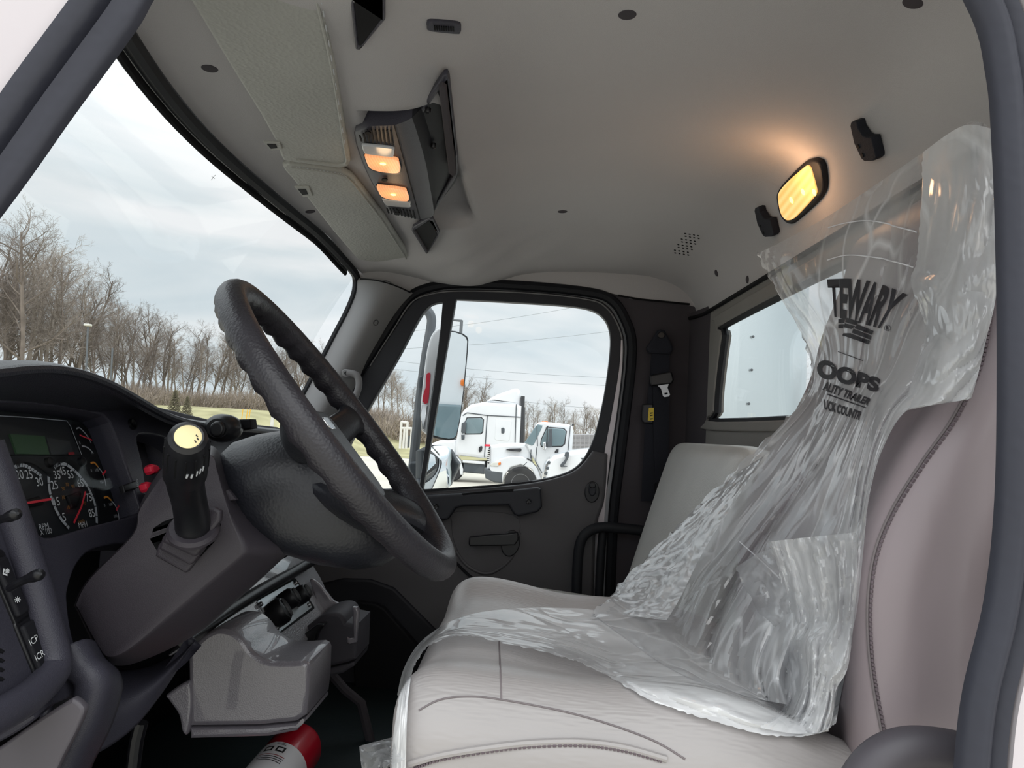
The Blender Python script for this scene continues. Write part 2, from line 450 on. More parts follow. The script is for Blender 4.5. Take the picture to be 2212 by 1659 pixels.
M('lcd_grey', (58, 60, 62), 0.4, var=0.05)
M('ivory', (238, 222, 170), 0.5, var=0.06, vscale=60)
M('belt', (24, 26, 36), 0.85, bump=0.3, bscale=500, var=0.08)
M('yellow_tag', (226, 196, 62), 0.5, var=0.05)
M('clear_switch', (206, 208, 212), 0.2, var=0.05)
M('car_white', (222, 224, 227), 0.25, var=0.01, coat=0.4)
M('frame_white', (208, 200, 204), 0.35, var=0.03, coat=0.2)
M('truck_glass', (112, 132, 138), 0.06, var=0.25, vscale=0.9, spec=0.9)
M('truck_dark', (66, 72, 78), 0.5, var=0.1)
M('truck_black', (38, 40, 44), 0.6, var=0.1)
M('tire', (48, 48, 50), 0.85, var=0.1)
M('amber_lens', (226, 120, 40), 0.25, var=0.05)
M('lamp_lens', (206, 206, 200), 0.15, var=0.08)
M('aluminium', (206, 216, 220), 0.3, metal=0.7, spec=0.8, var=0.04, vscale=2)
M('tarmac', (206, 200, 188), 0.9, bump=0.2, bscale=8, var=0.07, vscale=0.35, spec=0.2)
M('grass', (172, 166, 130), 1.0, bump=0.4, bscale=20, var=0.22, vscale=0.8, spec=0.05)
M('bark', (122, 112, 104), 0.95, var=0.18, vscale=2, spec=0.1)
M('bark_pale', (158, 148, 138), 0.95, var=0.15, vscale=2, spec=0.1)
M('twig_brown', (158, 146, 134), 0.95, var=0.2, vscale=2, spec=0.1)
M('pine', (112, 106, 86), 0.95, var=0.25, vscale=3, spec=0.1)
M('pole_grey', (96, 100, 104), 0.6, var=0.05)
M('pole_pale', (214, 212, 204), 0.6, var=0.05)
M('yellow_paint', (230, 178, 60), 0.6, var=0.05)
M('wire_grey', (150, 156, 162), 0.6, var=0.02)
M('fence_grey', (150, 148, 150), 0.6, var=0.06)
emit('lamp_warm', (240, 160, 105), 0.75, (246, 178, 128), 60)
emit('lamp_bulb', (255, 214, 140), 2.0)
emit('dome_warm', (250, 186, 100), 0.85, (255, 214, 140), 45)
emit('dome_bulb', (255, 222, 120), 3.0)
glass('pane', (0.985, 0.992, 0.992), 0.012)
glass('pane_windshield', (0.97, 0.985, 0.985), 0.04, dirt=0.08)
glass('gauge_glass', (0.93, 0.94, 0.95), 0.015, 0.03, graze=0.12)
MM = bpy.data.materials.new('mirror'); MM.use_nodes = True
MM.node_tree.nodes['Principled BSDF'].inputs['Metallic'].default_value = 1; MM.node_tree.nodes['Principled BSDF'].inputs['Roughness'].default_value = 0.01
MM.node_tree.nodes['Principled BSDF'].inputs['Base Color'].default_value = (0.86, 0.9, 0.92, 1); MAT['mirror'] = MM
film('film', 0.30, 5.0, (2.2, 2.2, 0.9), crease=0.5, gloss=0.09)
film('film_flap', 0.55, 5.5, (1.2, 1.2, 1.0), crease=0.5, gloss=0.09)
film('film_lap', 0.62, 8.0, (1.0, 1.7, 1.5), crease=0.55, gloss=0.09)
# ------------------------------------------------------------------ the cab shell
def XR(y): return .455 + (2.35 - y) * .0517      # the rear wall leans back towards the driver side
YC = 1.5                       # cab centre line
PROF = sp([(-.60, .520), (-.53, .532), (-.43, .523), (-.37, .510), (-.30, .506), (-.24, .512), (-.18, .537), (-.10, .566), (.0, .578), (.15, .583), (.32, .578), (.42, .568),
           (.474, .549), (.507, .517), (.527, .472), (.537, .43), (.542, .385)], 4)
def ceil_pt(u, v):
    Y = lerp(0.645, 2.42, v)
    k = u * (len(PROF) - 1); i = min(int(k), len(PROF) - 2); p = PROF[i].lerp(PROF[i + 1], k - i)
    s = (Y - YC) / 0.9
    x, z = p.x, p.y
    fw = sm((-.25 - x) / .35)
    x -= fw * (0.048 - (0.186 if s < 0 else 0.034) * s * s)
    side = sm((abs(Y - YC) - 0.52) / 0.42)
    top = sm((z - .36) / .2)
    z -= side * 0.066 * top * (1 - .35 * fw)
    x += (XR(Y) - .542) * sm((x - .25) / .2)
    # the fabric is cut out over the overhead console
    z += .05 * sm((x + .335) / .03) * sm((-.20 - x) / .03) * sm((Y - 1.20) / .03) * sm((1.90 - Y) / .03)
    # soft wrinkles of the fabric over the passenger door
    if Y > 2.0 and -.5 < x < .1:
        w = sm((Y - 2.0) / .2) * sm((.1 - x) / .2) * sm((x + .5) / .2)
        z += w * 0.004 * sm((2.36 - Y) / .1) * math.sin(38 * x + 30 * Y + 2 * math.sin(9 * Y))
    return V((x, Y, E + z))
ceiling = grid('ceiling', ceil_pt, 90, 90, 'headliner', smooth=True, angle=80)
tag(ceiling, 'warm grey fabric headliner of the truck cab', 'ceiling', kind='structure')
def bvh(o):
    me = o.data; l = WLOC[o]
    return BVHTree.FromPolygons([v.co + l for v in me.vertices], [tuple(p.vertices) for p in me.polygons])
CB = bvh(ceiling)
def on(b, px, py, off=0.0):
    d = ray(px, py).normalized()
    p, n, i, t = b.ray_cast(C0, d)
    if p is None: return None, None
    if n.dot(d) > 0: n = -n
    return p + n * off, n
# roof skin above the headliner keeps daylight out
roof = grid('roof_skin', lambda u, v: V((lerp(-.66, .66, u), lerp(.56, 2.5, v), E + .66 - .12 * abs(2 * v - 1) ** 4 - .06 * abs(2 * u - 1) ** 4)), 12, 12, 'car_white', solid=0.02)
tag(roof, 'white sheet metal roof of the truck cab', 'roof', kind='structure')

RW = Plane((.455, 2.35, E), (-1, -.0517, 0))
def yz(y, z): return RW.uv(V((XR(y), y, E + z)))
win_px = [(1547, 905), (1549, 880), (1566, 725), (1572, 712), (1590, 698)]
win3 = [RW.hit(*p) for p in win_px]
far_y = max(p.y for p in win3); near_y = 2 * YC - far_y + 0.02
zt = win3[-1].z - E + .012; zb = RW.hit(1560, 911).z - E
wo_ = [yz(far_y, zb + .03), yz(far_y - .004, zb + .10), yz(far_y - .05, zt - .03), yz(far_y - .09, zt), yz(near_y + .09, zt), yz(near_y + .05, zt - .03), yz(near_y + .004, zb + .1), yz(near_y, zb + .03), yz(near_y + .03, zb), yz(far_y - .03, zb)]
wo_s = [tuple(p) for p in sp(wo_, 4, True)]
rear = plate('wall_rear', RW, [yz(.60, -.85), yz(2.26, -.85), yz(2.26, .40), yz(.60, .40)], 0.02, 'rear_trim', None, holes=[wo_s], px=False)
tag(rear, 'grey trim panel behind the seats with a rear window opening', 'wall', kind='structure')
seamp = [V((XR(lerp(.6, 2.2, k / 20)) - .004, lerp(.6, 2.2, k / 20), E + .388)) for k in range(21)] + [V((.45, 2.31, E + .386)), V((.425, 2.39, E + .386))]
tube('panel_seam', seamp, .006, 'black_matte', rear, segs=6)
for px, py in ((1548, 590), (1615, 604)):
    p, n = on(CB, px, py)
    if p: lathe('trim_clip', [(0, .003), (.008, .0025), (.010, 0), (.010, -.003)], p, n, 'wall_dark', rear, segs=14)
corner = grid('wall_corner', lambda u, v: V((lerp(XR(2.25), .43, u), lerp(2.25, 2.405, u), E + lerp(-.85, .405, v))), 10, 4, 'wall_dark', smooth=True)
tag(corner, 'dark grey rounded corner trim beside the rear window', 'wall', kind='structure')
w2 = thing('window_2', (XR(YC) + .02, YC, E + zb), 'rear cab window with rounded corners', None, kind='structure')
plate('pane', RW.off(-.015), [RW.off(-.015).uv(RW.at(*p)) for p in wo_s], .005, 'pane', w2, px=False)
wo_b = [RW.at(*p) for p in wo_s]
tube('gasket', [p + V((.004, 0, 0)) for p in wo_b], .010, 'rubber_dark', w2, segs=8, closed=True)
inset = [tuple(p) for p in sp([((a - yz(YC, .17)[0]) * 1.10 + yz(YC, .17)[0], (b - yz(YC, .17)[1]) * 1.22 + yz(YC, .17)[1]) for a, b in wo_], 4, True)]
plate('window_surround', RW.off(.010), inset, .012, 'rear_trim', w2, holes=[wo_s], px=False, bevel=.005)
for k, (px, py) in enumerate(((1549, 878), (1551, 887))):
    q = plate('glass_marking', RW.off(-.011), [RW.off(-.011).uv(RW.off(-.011).hit(px + a, py + b)) for a, b in ((-1, -3), (4, -3), (4, 3), (-1, 3))], .0006, 'ink_film', w2, px=False)

# passenger side wall with the door opening
SW = PY(2.405)
open_px = [(640, 1010), (730, 872), (800, 768), (850, 690), (885, 642), (930, 621), (1000, 613), (1150, 619), (1280, 633), (1325, 652), (1350, 690), (1364, 735), (1362, 800), (1350, 900), (1338, 1000), (1325, 1110), (1316, 1300), (1300, 1560), (700, 1560), (620, 1250)]
open_s = [tuple(p) for p in sp(open_px, 4, True)]
AL = [(770, 603), (767, 635), (750, 677), (728, 719), (699, 775), (655, 858), (610, 940)]
side_outer = [SW.uv(V((x, 2.405, E + z))) for x, z in ((-.98, -.85), (.475, -.85), (.475, .60), (-.55, .60))] + [SW.uv(SW.hit(*p)) for p in [(800, 540)] + AL] + [SW.uv(V((-.98, 2.405, E - .2)))]
wr = plate('wall_right', SW, side_outer, .02, 'wall_dark', None, holes=[[SW.uv(SW.hit(*p)) for p in open_s]], px=False)
tag(wr, 'dark grey passenger side wall around the door', 'wall', kind='structure')
# rubber weather seal all round the opening
seal = [SW.hit(*p) + V((0, -.004, 0)) for p in open_s]
tube('door_seal', seal, .016, 'rubber_dark', wr, segs=8, closed=True)

t8 = plate('trim_7', PY(2.398), [(760, 540), (1560, 540), (1520, 668), (1480, 656), (1440, 652), (1360, 645), (1335, 637), (1290, 625), (1150, 609), (1000, 603), (930, 610), (892, 632), (836, 606), (780, 600), (764, 585)], .004, 'headliner', None)
tag(t8, 'grey headliner edge above the passenger door', 'headliner edge', kind='structure')
tube('edge_seam', [PY(2.395).hit(*p) for p in sp([(1335, 638), (1380, 646), (1440, 652), (1490, 657)], 5)], .003, 'black_matte', t8, segs=6)
# floor, firewall, driver side sill
fl = grid('floor', lambda u, v: V((lerp(-1.0, .56, u), lerp(.60, 2.42, v), E - .80)), 4, 4, 'floor_mat', solid=.02)
tag(fl, 'dark green grey rubber floor mat of the cab', 'floor', kind='structure')
fw_ = grid('wall_front', lambda u, v: V((lerp(-1.0, -.92, u * 0 + (1 - v) * .5), lerp(.60, 2.42, u), E + lerp(-.82, -.04, v))), 4, 4, 'black_matte', solid=.02)
tag(fw_, 'black firewall under the dashboard', 'wall', kind='structure')
tm = grid('trim_4', lambda u, v: V((lerp(-.92, -.55, u), lerp(.66, 1.32, v), E - .795 + .20 * sm((.35 - u) / .35))), 12, 6, 'carpet', solid=.01)
tag(tm, 'dark carpet in the driver footwell', 'carpet', kind='structure')

# windshield
def ws(u, v):
    top = ceil_pt(0, lerp(0.02, .985, u))
    s = (top.y - YC) / .9
    bot = V((-1.03 + .17 * s * s, top.y, E - .07))
    p = bot.lerp(top + V((-.015, 0, .0)), v)
    p.x -= .03 * math.sin(math.pi * v)
    return p
w1 = thing('window_1', (-1.0, YC, E - .05), 'large curved windshield', None, kind='structure')
grid('pane', ws, 24, 12, 'pane_windshield', w1, smooth=True, angle=80)
hd = [ceil_pt(0, lerp(.01, .955, k / 30)) + V((-.012, 0, -.006)) for k in range(31)]
al3 = [PY(2.41).hit(*p) for p in AL]
def strip(path, w): return tube(None, path, w, None)
tube('gasket', sp(hd[::3] + al3, 4), .0135, 'rubber_dark', w1, segs=8)
tube('shade_band', [p + V((-.02, 0, -.010)) for p in hd], .012, 'black_matte', w1, segs=8, flat=.5)

# passenger A pillar trim
AR = [(892, 633), (868, 658), (842, 694), (817, 736), (792, 780), (770, 830), (735, 890)]
def ap(u, v):
    L = sp([V(p) for p in AL], 4); Rr = sp([V(p) for p in AR], 4)
    i = min(int(v * (len(L) - 1)), len(L) - 1)
    a = L[i] + V((2, -2)) ; b = Rr[i]
    p = a.lerp(b, u); p.y -= 10 * math.sin(math.pi * u) * (1 - v)
    y = lerp(2.40, 2.375, u) - .075 * math.sin(math.pi * u)
    return PY(y).hit(p.x, p.y)
t1 = grid('trim_1', ap, 14, 24, 'pillar_trim', smooth=True, angle=80)
tag(t1, 'grey plastic trim of the passenger side windshield pillar', 'pillar trim', kind='structure')
TB = bvh(t1)
p, n = on(TB, 812, 697)
lathe('screw_recess', [(0, -.002), (.006, -.001), (.0085, .001), (.0095, .001), (.010, -.002)], p, n, 'black_plastic', t1, segs=16)
rim = [on(TB, 779 + 113 * k / 20, 603 + 32 * (k / 20) ** 2, .001)[0] for k in range(21)]
tube('top_joint', [q for q in rim if q], .0022, 'black_matte', t1, segs=6)

# driver side opening: weather seals and painted frame right in front of the camera
DP = PY(.62)
def dpath(pts, n=8): return [DP.hit(*p) for p in sp(pts, n)]
left_in = [(-300, 825), (0, 436), (140, 240), (279, 50), (330, -35), (450, -180), (700, -330), (1100, -400)]
right_in = [(1100, -400), (1600, -380), (1950, -230), (2105, 0), (2147, 150), (2160, 300), (2168, 500), (2172, 780), (2167, 1080), (2144, 1300), (2097, 1500), (2078, 1660), (2060, 1900)]
t2 = sweep('trim_2', dpath(left_in), [(.0, .012), (.0, .004), (.003, .0), (.013, .0), (.0215, -.004), (.024, .003), (.027, .008), (.031, .010), (.034, .002), (.038, -.004), (.052, -.006), (.055, .01)], -1, (0, 1, 0), 'rubber', smooth=True, angle=70)
tag(t2, 'ribbed dark rubber seal on the driver side windshield pillar', 'door seal', kind='structure')
t3 = sweep('trim_3', dpath(right_in), [(.0, .012), (.0, .006), (.003, .0), (.011, -.004), (.015, -.006), (.019, -.003), (.021, .008), (.023, .004), (.034, .002), (.036, .012)], -1, (0, 1, 0), 'rubber', smooth=True, angle=70)
tag(t3, 'ribbed dark rubber seal on the driver side rear door post', 'door seal', kind='structure')
t5 = sweep('wall_left', dpath(left_in), [(.053, .02), (.0555, .0), (.065, -.002), (.30, .02), (.32, .12)], -1, (0, 1, 0), 'frame_white', smooth=True, angle=60)
tag(t5, 'white painted sheet metal frame of the driver door opening', 'wall', kind='structure')
t6 = sweep('trim_5', dpath(right_in), [(.036, .012), (.037, .0), (.055, -.002), (.075, .004), (.077, .02)], -1, (0, 1, 0), 'frame_white', smooth=True, angle=60)
tag(t6, 'white painted edge of the driver door post outside the seal', 'door frame', kind='structure')
# rear post inner trim, driver side
t7 = plate('trim_6', PY(.66), [(2160, 1750), (2300, 1750), (2300, -100), (2200, -100), (2235, 500)], .02, 'black_matte', None)
tag(t7, 'black inner cover of the driver side rear post', 'pillar trim', kind='structure')
# ------------------------------------------------------------------ passenger door
door = thing('door_1', SW.hit(1150, 1500), 'closed grey passenger door with a large window', None, kind='structure')
DPL = PY(2.40)
seal_in = [(655, 1010), (742, 878), (808, 776), (858, 700), (893, 652), (932, 632), (1000, 625), (1150, 630), (1274, 644), (1314, 662), (1337, 697), (1349, 738), (1347, 800), (1335, 900), (1320, 1000), (1307, 1110), (1296, 1300), (1284, 1560), (712, 1560), (640, 1250)]
vent = [tuple(p) for p in sp([(700, 1062), (745, 980), (790, 893), (860, 772), (903, 692), (922, 666), (936, 656), (956, 652)], 4)] + [tuple(p) for p in sp([(950, 720), (930, 880), (905, 1054)], 4)]
mainw = [tuple(p) for p in sp([(985, 646), (1100, 652), (1220, 660), (1275, 669), (1303, 686), (1317, 715), (1318, 760), (1306, 850), (1288, 930), (1272, 972), (1250, 1004), (1215, 1024), (1150, 1039), (1060, 1050), (913, 1058)], 4)] + [(935, 930), (962, 770)]
frame_out = [tuple(p) for p in sp([(690, 1075)] + seal_in[1:15] + [(1309, 1075)], 4)] + [(1300, 1120), (680, 1120)]
plate('window_frame', DPL, frame_out, .035, 'door_black', door, holes=[vent, mainw], bevel=.004)
hl = [DPL.hit(*p) + V((0, -.003, 0)) for p in sp([(800, 790), (850, 712), (888, 655), (930, 636), (1000, 629), (1150, 634), (1272, 648), (1310, 666), (1333, 700), (1344, 740), (1342, 800), (1330, 900), (1315, 985)], 5)]
tube('chrome_lip', hl, .0022, 'pillar_trim', door, segs=6)
plate('vent_pane', PY(2.418), vent, .004, 'pane', door)
plate('window_pane', PY(2.418), mainw, .004, 'pane', door)
dsk = PY(2.432)
plate('outer_skin', dsk, [(x, y) for x, y in open_s], .01, 'car_white', door, holes=[[tuple(p) for p in sp([(690, 1068), (690, 1068), (740, 975), (785, 890), (855, 768), (898, 688), (924, 655), (945, 646), (985, 640), (1220, 654), (1278, 663), (1308, 681), (1323, 712), (1324, 762), (1312, 852), (1294, 932), (1278, 975), (1254, 1009), (1218, 1030), (1150, 1045), (1060, 1056), (913, 1066)], 3, True)]])
edge = [(1345, 735), (1343, 800), (1331, 900), (1318, 985), (1306, 1110), (1296, 1300)]
w_ = [(x - (3 + 10 * sm((y - 700) / 300)), y) for x, y in edge]
plate('painted_edge', PY(2.395), [tuple(p) for p in sp(edge, 4)] + [tuple(p) for p in sp(w_[::-1], 4)], .012, 'frame_white', door)
panel = [tuple(p) for p in sp([(640, 1062), (800, 1066), (905, 1062), (1060, 1053), (1150, 1044), (1218, 1028), (1254, 1008), (1278, 978)], 4)] + [(1281, 974), (1311, 980), (1313, 984)] + \
    [tuple(p) for p in sp([(1311, 1020), (1305, 1085), (1288, 1140), (1284, 1240), (1278, 1400), (1270, 1560)], 4)] + [(690, 1560), (620, 1250)]
plate('door_panel', PY(2.372), panel, .05, 'door_trim', door, bevel=.010)
DF = PY(2.372)
# round dished pocket around the handle: a raised rim and a lower floor
pk = [tuple(p) for p in sp([(985, 1105), (1110, 1112), (1122, 1160), (1112, 1190), (1095, 1215), (1060, 1236), (1030, 1232), (1000, 1210), (980, 1170), (975, 1130)], 4, True)]
plate('handle_pocket', DF.off(.002), pk, .006, 'door_trim', door, bevel=.0028)
tube('pocket_rim', [DF.hit(*p) for p in sp([(985, 1190), (1005, 1218), (1035, 1236), (1062, 1237), (1095, 1216), (1112, 1190), (1122, 1150)], 5)], .005, 'door_trim', door, segs=8)
# grab bar along the top
gb = [(880, 1078), (925, 1070), (1000, 1066), (1100, 1060), (1160, 1053), (1168, 1056), (1171, 1095), (1162, 1106), (1120, 1116), (1110, 1112), (1098, 1092), (1000, 1094), (985, 1098), (968, 1122), (955, 1125), (905, 1098)]
plate('grab_bar', DF.off(.035), [tuple(p) for p in gb], .04, 'door_black', door, bevel=.007)
plate('bar_slot', DF.off(.0355), [(997, 1066), (1080, 1058), (1110, 1056), (1108, 1062), (1050, 1064), (1000, 1070)], .004, 'black_matte', door)
for px, py in ((1142, 1083), (942, 1094)):
    s_ = screw(DF.off(.036), px, py, .0085, 'black_plastic', door)
# inside release lever
lv = thing('release_lever', DF.hit(1090, 1180)); lv.parent = door; lv.matrix_parent_inverse = Matrix.Translation(-WLOC[door])
plate('lever_bezel', DF.off(.008), ell(1103, 1174, 20, 29, 28, .25), .008, 'black_plastic', lv, bevel=.003)
plate('lever_arm', DF.off(.030), [(1014, 1160), (1060, 1155), (1100, 1153), (1118, 1150), (1120, 1166), (1112, 1178), (1090, 1179), (1014, 1180), (1012, 1175)], .016, 'black_plastic', lv, bevel=.004)
# lock button
plate('lock_bezel', DF.off(.006), ell(1279, 1063, 16, 23, 28, .06), .008, 'black_plastic', door, bevel=.003)
plate('lock_button', DF.off(.013), ell(1280, 1058, 8.5, 14, 20, .06), .010, 'door_black', door, bevel=.004)
plate('lock_knob', DF.off(.020), ell(1280, 1049, 7, 6, 16), .008, 'black_plastic', door, bevel=.003)
plate('belt_strip', DF.off(.004), [(640, 1057), (800, 1063), (905, 1058), (1060, 1048), (1150, 1039), (1150, 1043), (1060, 1053), (905, 1064), (800, 1069), (640, 1064)], .006, 'rubber_dark', door)
tube('panel_joint', [DF.hit(*p) for p in sp([(985, 1215), (1005, 1235), (1030, 1258)], 4)], .003, 'black_matte', door, segs=6)
plate('kick_panel', PY(2.36), [(690, 1262), (740, 1250), (800, 1252), (850, 1270), (1000, 1420), (1000, 1560), (700, 1560), (690, 1400)], .03, 'dash_inner', door, bevel=.008)
plate('map_pocket', PY(2.33), [(770, 1300), (812, 1305), (830, 1315), (905, 1400), (930, 1560), (770, 1560), (762, 1420)], .03, 'black_matte', door, bevel=.006)
tube('wall_joint', [PY(2.36).hit(*p) for p in sp([(980, 1210), (1010, 1240), (1040, 1265), (1100, 1330)], 4)], .004, 'black_matte', door, segs=6)

# grey grab handle on the windshield pillar
gh = thing('pillar_grab_handle', PY(2.3).hit(770, 850), 'grey grab handle bolted to the passenger windshield pillar', 'grab handle')
GP = PY(2.285)
plate('handle_foot', GP, [tuple(p) for p in sp([(738, 802), (745, 797), (765, 800), (775, 806), (768, 815), (750, 816), (740, 812)], 3, True)], .02, 'pillar_trim', gh, bevel=.004)
tube('grip', [GP.hit(*p) + V((0, -.012, 0)) for p in sp([(752, 806), (770, 810), (777, 822), (776, 840), (766, 865), (750, 890), (735, 900)], 5)], .0105, 'pillar_trim', gh, segs=12)
screw(GP.off(.002), 748, 806, .006, 'black_plastic', gh)

# ------------------------------------------------------------------ seat belt on the passenger post
BP = PY(2.385)
cb_ = crop(1340, 690, 5.35)
sb = thing('seat_belt', BP.hit(1425, 1000), 'black passenger seat belt with a metal tongue hanging on the rear post', 'seat belt')
plate('anchor_cover', BP.off(.022), cb_([(470, 112), (510, 120), (530, 145), (575, 240), (615, 320), (612, 350), (580, 400), (340, 385), (312, 350), (310, 315), (380, 215), (430, 125)]), .03, 'belt', sb, bevel=.006)
plate('anchor_bolt', BP.off(.025), cb_(ell(475, 180, 45, 40)), .01, 'black_plastic', sb, bevel=.003)
plate('webbing', BP.off(.010), cb_([(360, 330), (570, 350), (572, 700), (560, 1300), (555, 1800), (400, 1900), (380, 1200), (380, 760), (355, 600)]), .003, 'belt', sb)
plate('rear_webbing', BP.off(.004), cb_([(360, 400), (380, 760), (380, 1300), (400, 2100), (240, 2100), (290, 1200), (330, 760)]), .003, 'belt', sb)
tg = plate('tongue_cover', BP.off(.028), cb_([(340, 650), (360, 640), (575, 597), (600, 610), (622, 700), (600, 740), (570, 750), (360, 770), (345, 740)]), .018, 'black_plastic', sb, bevel=.005)
plate('metal_tongue', BP.off(.026), cb_([(432, 765), (560, 745), (545, 790), (575, 870), (560, 890), (510, 898), (492, 885), (470, 800)]), .003, 'steel', sb, holes=[cb_([(508, 850), (545, 845), (550, 865), (512, 872)])])
plate('guide', BP.off(.012), cb_([(260, 980), (380, 975), (385, 1205), (270, 1200), (245, 1160)]), .014, 'black_plastic', sb, bevel=.004)
plate('warning_tag', BP.off(.0135), cb_([(330, 1022), (387, 1020), (385, 1172), (318, 1168)]), .001, 'yellow_tag', sb)
for a, b in ((1078, 1092), (1105, 1118), (1145, 1158)):
    plate('tag_print', BP.off(.0140), cb_([(345, a), (376, a - 4), (376, b - 6), (345, b)]), .0005, 'ink_black', sb)

# ------------------------------------------------------------------ seats
def cushion(name, c, size, mat, parent, rad, crown, n=14, taper=None, rot=None):
    """Upholstered block: rounded box with a crowned face, one continuous mesh."""
    hx, hy, hz = [s / 2 for s in size]
    bm = bmesh.new(); bmesh.ops.create_cube(bm, size=2)
    bmesh.ops.subdivide_edges(bm, edges=bm.edges[:], cuts=n, use_grid_fill=True)
    for v in bm.verts:
        p = V((v.co.x * hx, v.co.y * hy, v.co.z * hz))
        q = V((max(-hx + rad, min(hx - rad, p.x)), max(-hy + rad, min(hy - rad, p.y)), max(-hz + rad, min(hz - rad, p.z))))
        d = p - q
        # keep grid lines dense on the rounding
        if d.length > 1e-9: d = d.normalized() * rad
        p = q + d
        fx, fy, fz = p.x / hx, p.y / hy, p.z / hz
        if fz > 0: p.z += crown * (1 - fx * fx) * (1 - fy * fy)
        if taper: p = taper(p, fx, fy, fz)
        v.co = p
    M3 = rot if rot is not None else Matrix.Identity(3)
    for v in bm.verts: v.co = V(c) + M3 @ v.co
    me = bpy.data.meshes.new(name); bm.to_mesh(me); bm.free()
    return link_mesh(name, me, mat, parent, subsurf=1)
def ry(a): return Matrix.Rotation(a, 3, 'Y')

# passenger bench
pb = thing('passenger_bench', (.1, 1.85, E - .80), 'low light grey two-person passenger bench beside the window', 'seat')
cushion('seat_cushion', (.09, 1.86, E - .545), (.60, .88, .20), 'leather_top', pb, .05, .012, rot=ry(math.radians(5)))
cushion('backrest', (.355, 1.87, E - .255), (.52, .88, .12), 'leather_top', pb, .045, .01, rot=ry(math.radians(-74)))
box('base', (.12, 1.86, E - .72), (.46, .78, .16), 'black_matte', pb, bevel=.01)
tube('side_rail', [PY(2.33).hit(*p) for p in sp([(1245, 1330), (1247, 1230), (1254, 1172), (1272, 1148), (1300, 1139), (1340, 1141), (1400, 1148)], 5)], .0155, 'rubber_dark', pb, segs=12)
tube('side_rail', [PY(2.35).hit(*p) for p in sp([(1303, 1140), (1298, 1200), (1292, 1320)], 5)], .013, 'rubber_dark', pb, segs=12)

# driver seat
ds = thing('driver_seat', (.12, 1.03, E - .80), 'grey leather high-back driver seat half wrapped in clear film', 'seat')
def ctap(p, fx, fy, fz):
    # raised side shoulders and a soft valley in the middle
    if fz > 0:
        p.z += .020 * sm((abs(fy) - .45) / .35) * sm((.98 - abs(fy)) / .16) - .012 * (1 - sm(abs(fy) / .5)) * (1 - fx * fx)
        p.z -= .05 * sm((fx - .2) / .9)
        p.z += .022 * sm((-fx - .2) / .6) * (.4 + .6 * sm((fy + .9) / .8))
    return p
SC = cushion('seat_cushion', (.113, 1.028, E - .395), (.506, .56, .24), 'leather', ds, .042, .012, n=26, taper=ctap)
def btap(p, fx, fy, fz):
    # local x = up the back, z = front face; shoulders narrow to a headrest, the upper back leans away
    k = sm((fx - .45) / .45)
    p.y *= 1 - .12 * k
    p.z *= 1 - .33 * sm((fx + .1) / .8)
    if fz > 0: p.z += .022 * sm((abs(fy) - .5) / .4) * (1 - k) * sm((1 - abs(fx)) / .15)
    p.z -= .100 * sm((fx + .40) / .85) + .010 * sm((fx - .3) / .7)
    return p
# back: local x axis runs up along the back, local z points forward
MB = Matrix(((0, 0, -1), (0, 1, 0), (1, 0, 0)))
SBK = cushion('backrest', (.388, 1.022, E - .005), (.70, .535, .105), 'leather_side', ds, .048, .010, n=30, taper=btap, rot=MB)
dg = bpy.context.evaluated_depsgraph_get()
def bvh_ev(o):
    dg.update()
    ev = o.evaluated_get(dg); me = ev.to_mesh()
    b = BVHTree.FromPolygons([ev.matrix_world @ v.co for v in me.vertices], [tuple(p.vertices) for p in me.polygons]); ev.to_mesh_clear()
    return b
bpy.context.view_layer.update(); dg = bpy.context.evaluated_depsgraph_get()
B_SC = bvh_ev(SC); B_SB = bvh_ev(SBK)
def on_line(b, pts, off, n=6):
    out = []
    for p in sp(pts, n):
        q, nn = on(b, p.x, p.y, off)
        if q: out.append(q)
    return out
def stitches(b, pts, off, parent, n=40, r=.0016, name='stitch_line'):
    P = on_line(b, pts, off, 30)
    if len(P) < 4: return
    vs_, fs = [], []
    for i in range(0, len(P) - 2, 3):
        v, f = tube(None, [P[i], P[i].lerp(P[i + 1], .9), P[min(i + 2, len(P) - 1)]], r, None, segs=5)
        o_ = len(vs_); vs_ += v; fs += [tuple(x + o_ for x in q) for q in f]
    tag(mk(name, vs_, fs, 'thread', parent), kind='stuff')
for nm, pts, r in (('seam', [(905, 1535), (950, 1512), (1010, 1505), (1085, 1512), (1250, 1545), (1400, 1595), (1480, 1640)], .0010), ('seam', [(1078, 1387), (1081, 1450), (1083, 1512)], .0009),
                   ('piping', [(885, 1650), (950, 1632), (1050, 1616), (1150, 1605), (1260, 1603), (1350, 1615), (1440, 1640)], .0035)):
    P = on_line(B_SC, pts, .0003)
    if len(P) > 3: tube(nm, P, r, 'seam' if nm == 'seam' else 'leather', ds, segs=8)
stitches(B_SC, [(895, 1660), (950, 1641), (1050, 1624), (1150, 1613), (1260, 1611), (1350, 1623), (1430, 1645)], .001, ds)
bl = [(2140, 640), (2132, 700), (2112, 790), (2060, 900), (1990, 1000), (1925, 1105), (1888, 1200), (1875, 1300), (1877, 1400), (1888, 1490), (1905, 1580)]
P = on_line(B_SB, bl, .0003)
if len(P) > 3: tube('seam', P, .0018, 'seam', ds, segs=8)
stitches(B_SB, [(x + 7, y + 4) for x, y in bl], .001, ds)
box('base', (.14, 1.03, E - .66), (.40, .42, .28), 'black_matte', ds, bevel=.02)
tube('armrest', [PY(.70).hit(*p) for p in sp([(1835, 1760), (1862, 1690), (1905, 1640), (1965, 1618), (2040, 1622), (2120, 1640)], 5)], .0185, 'kick_grey', ds, segs=16)
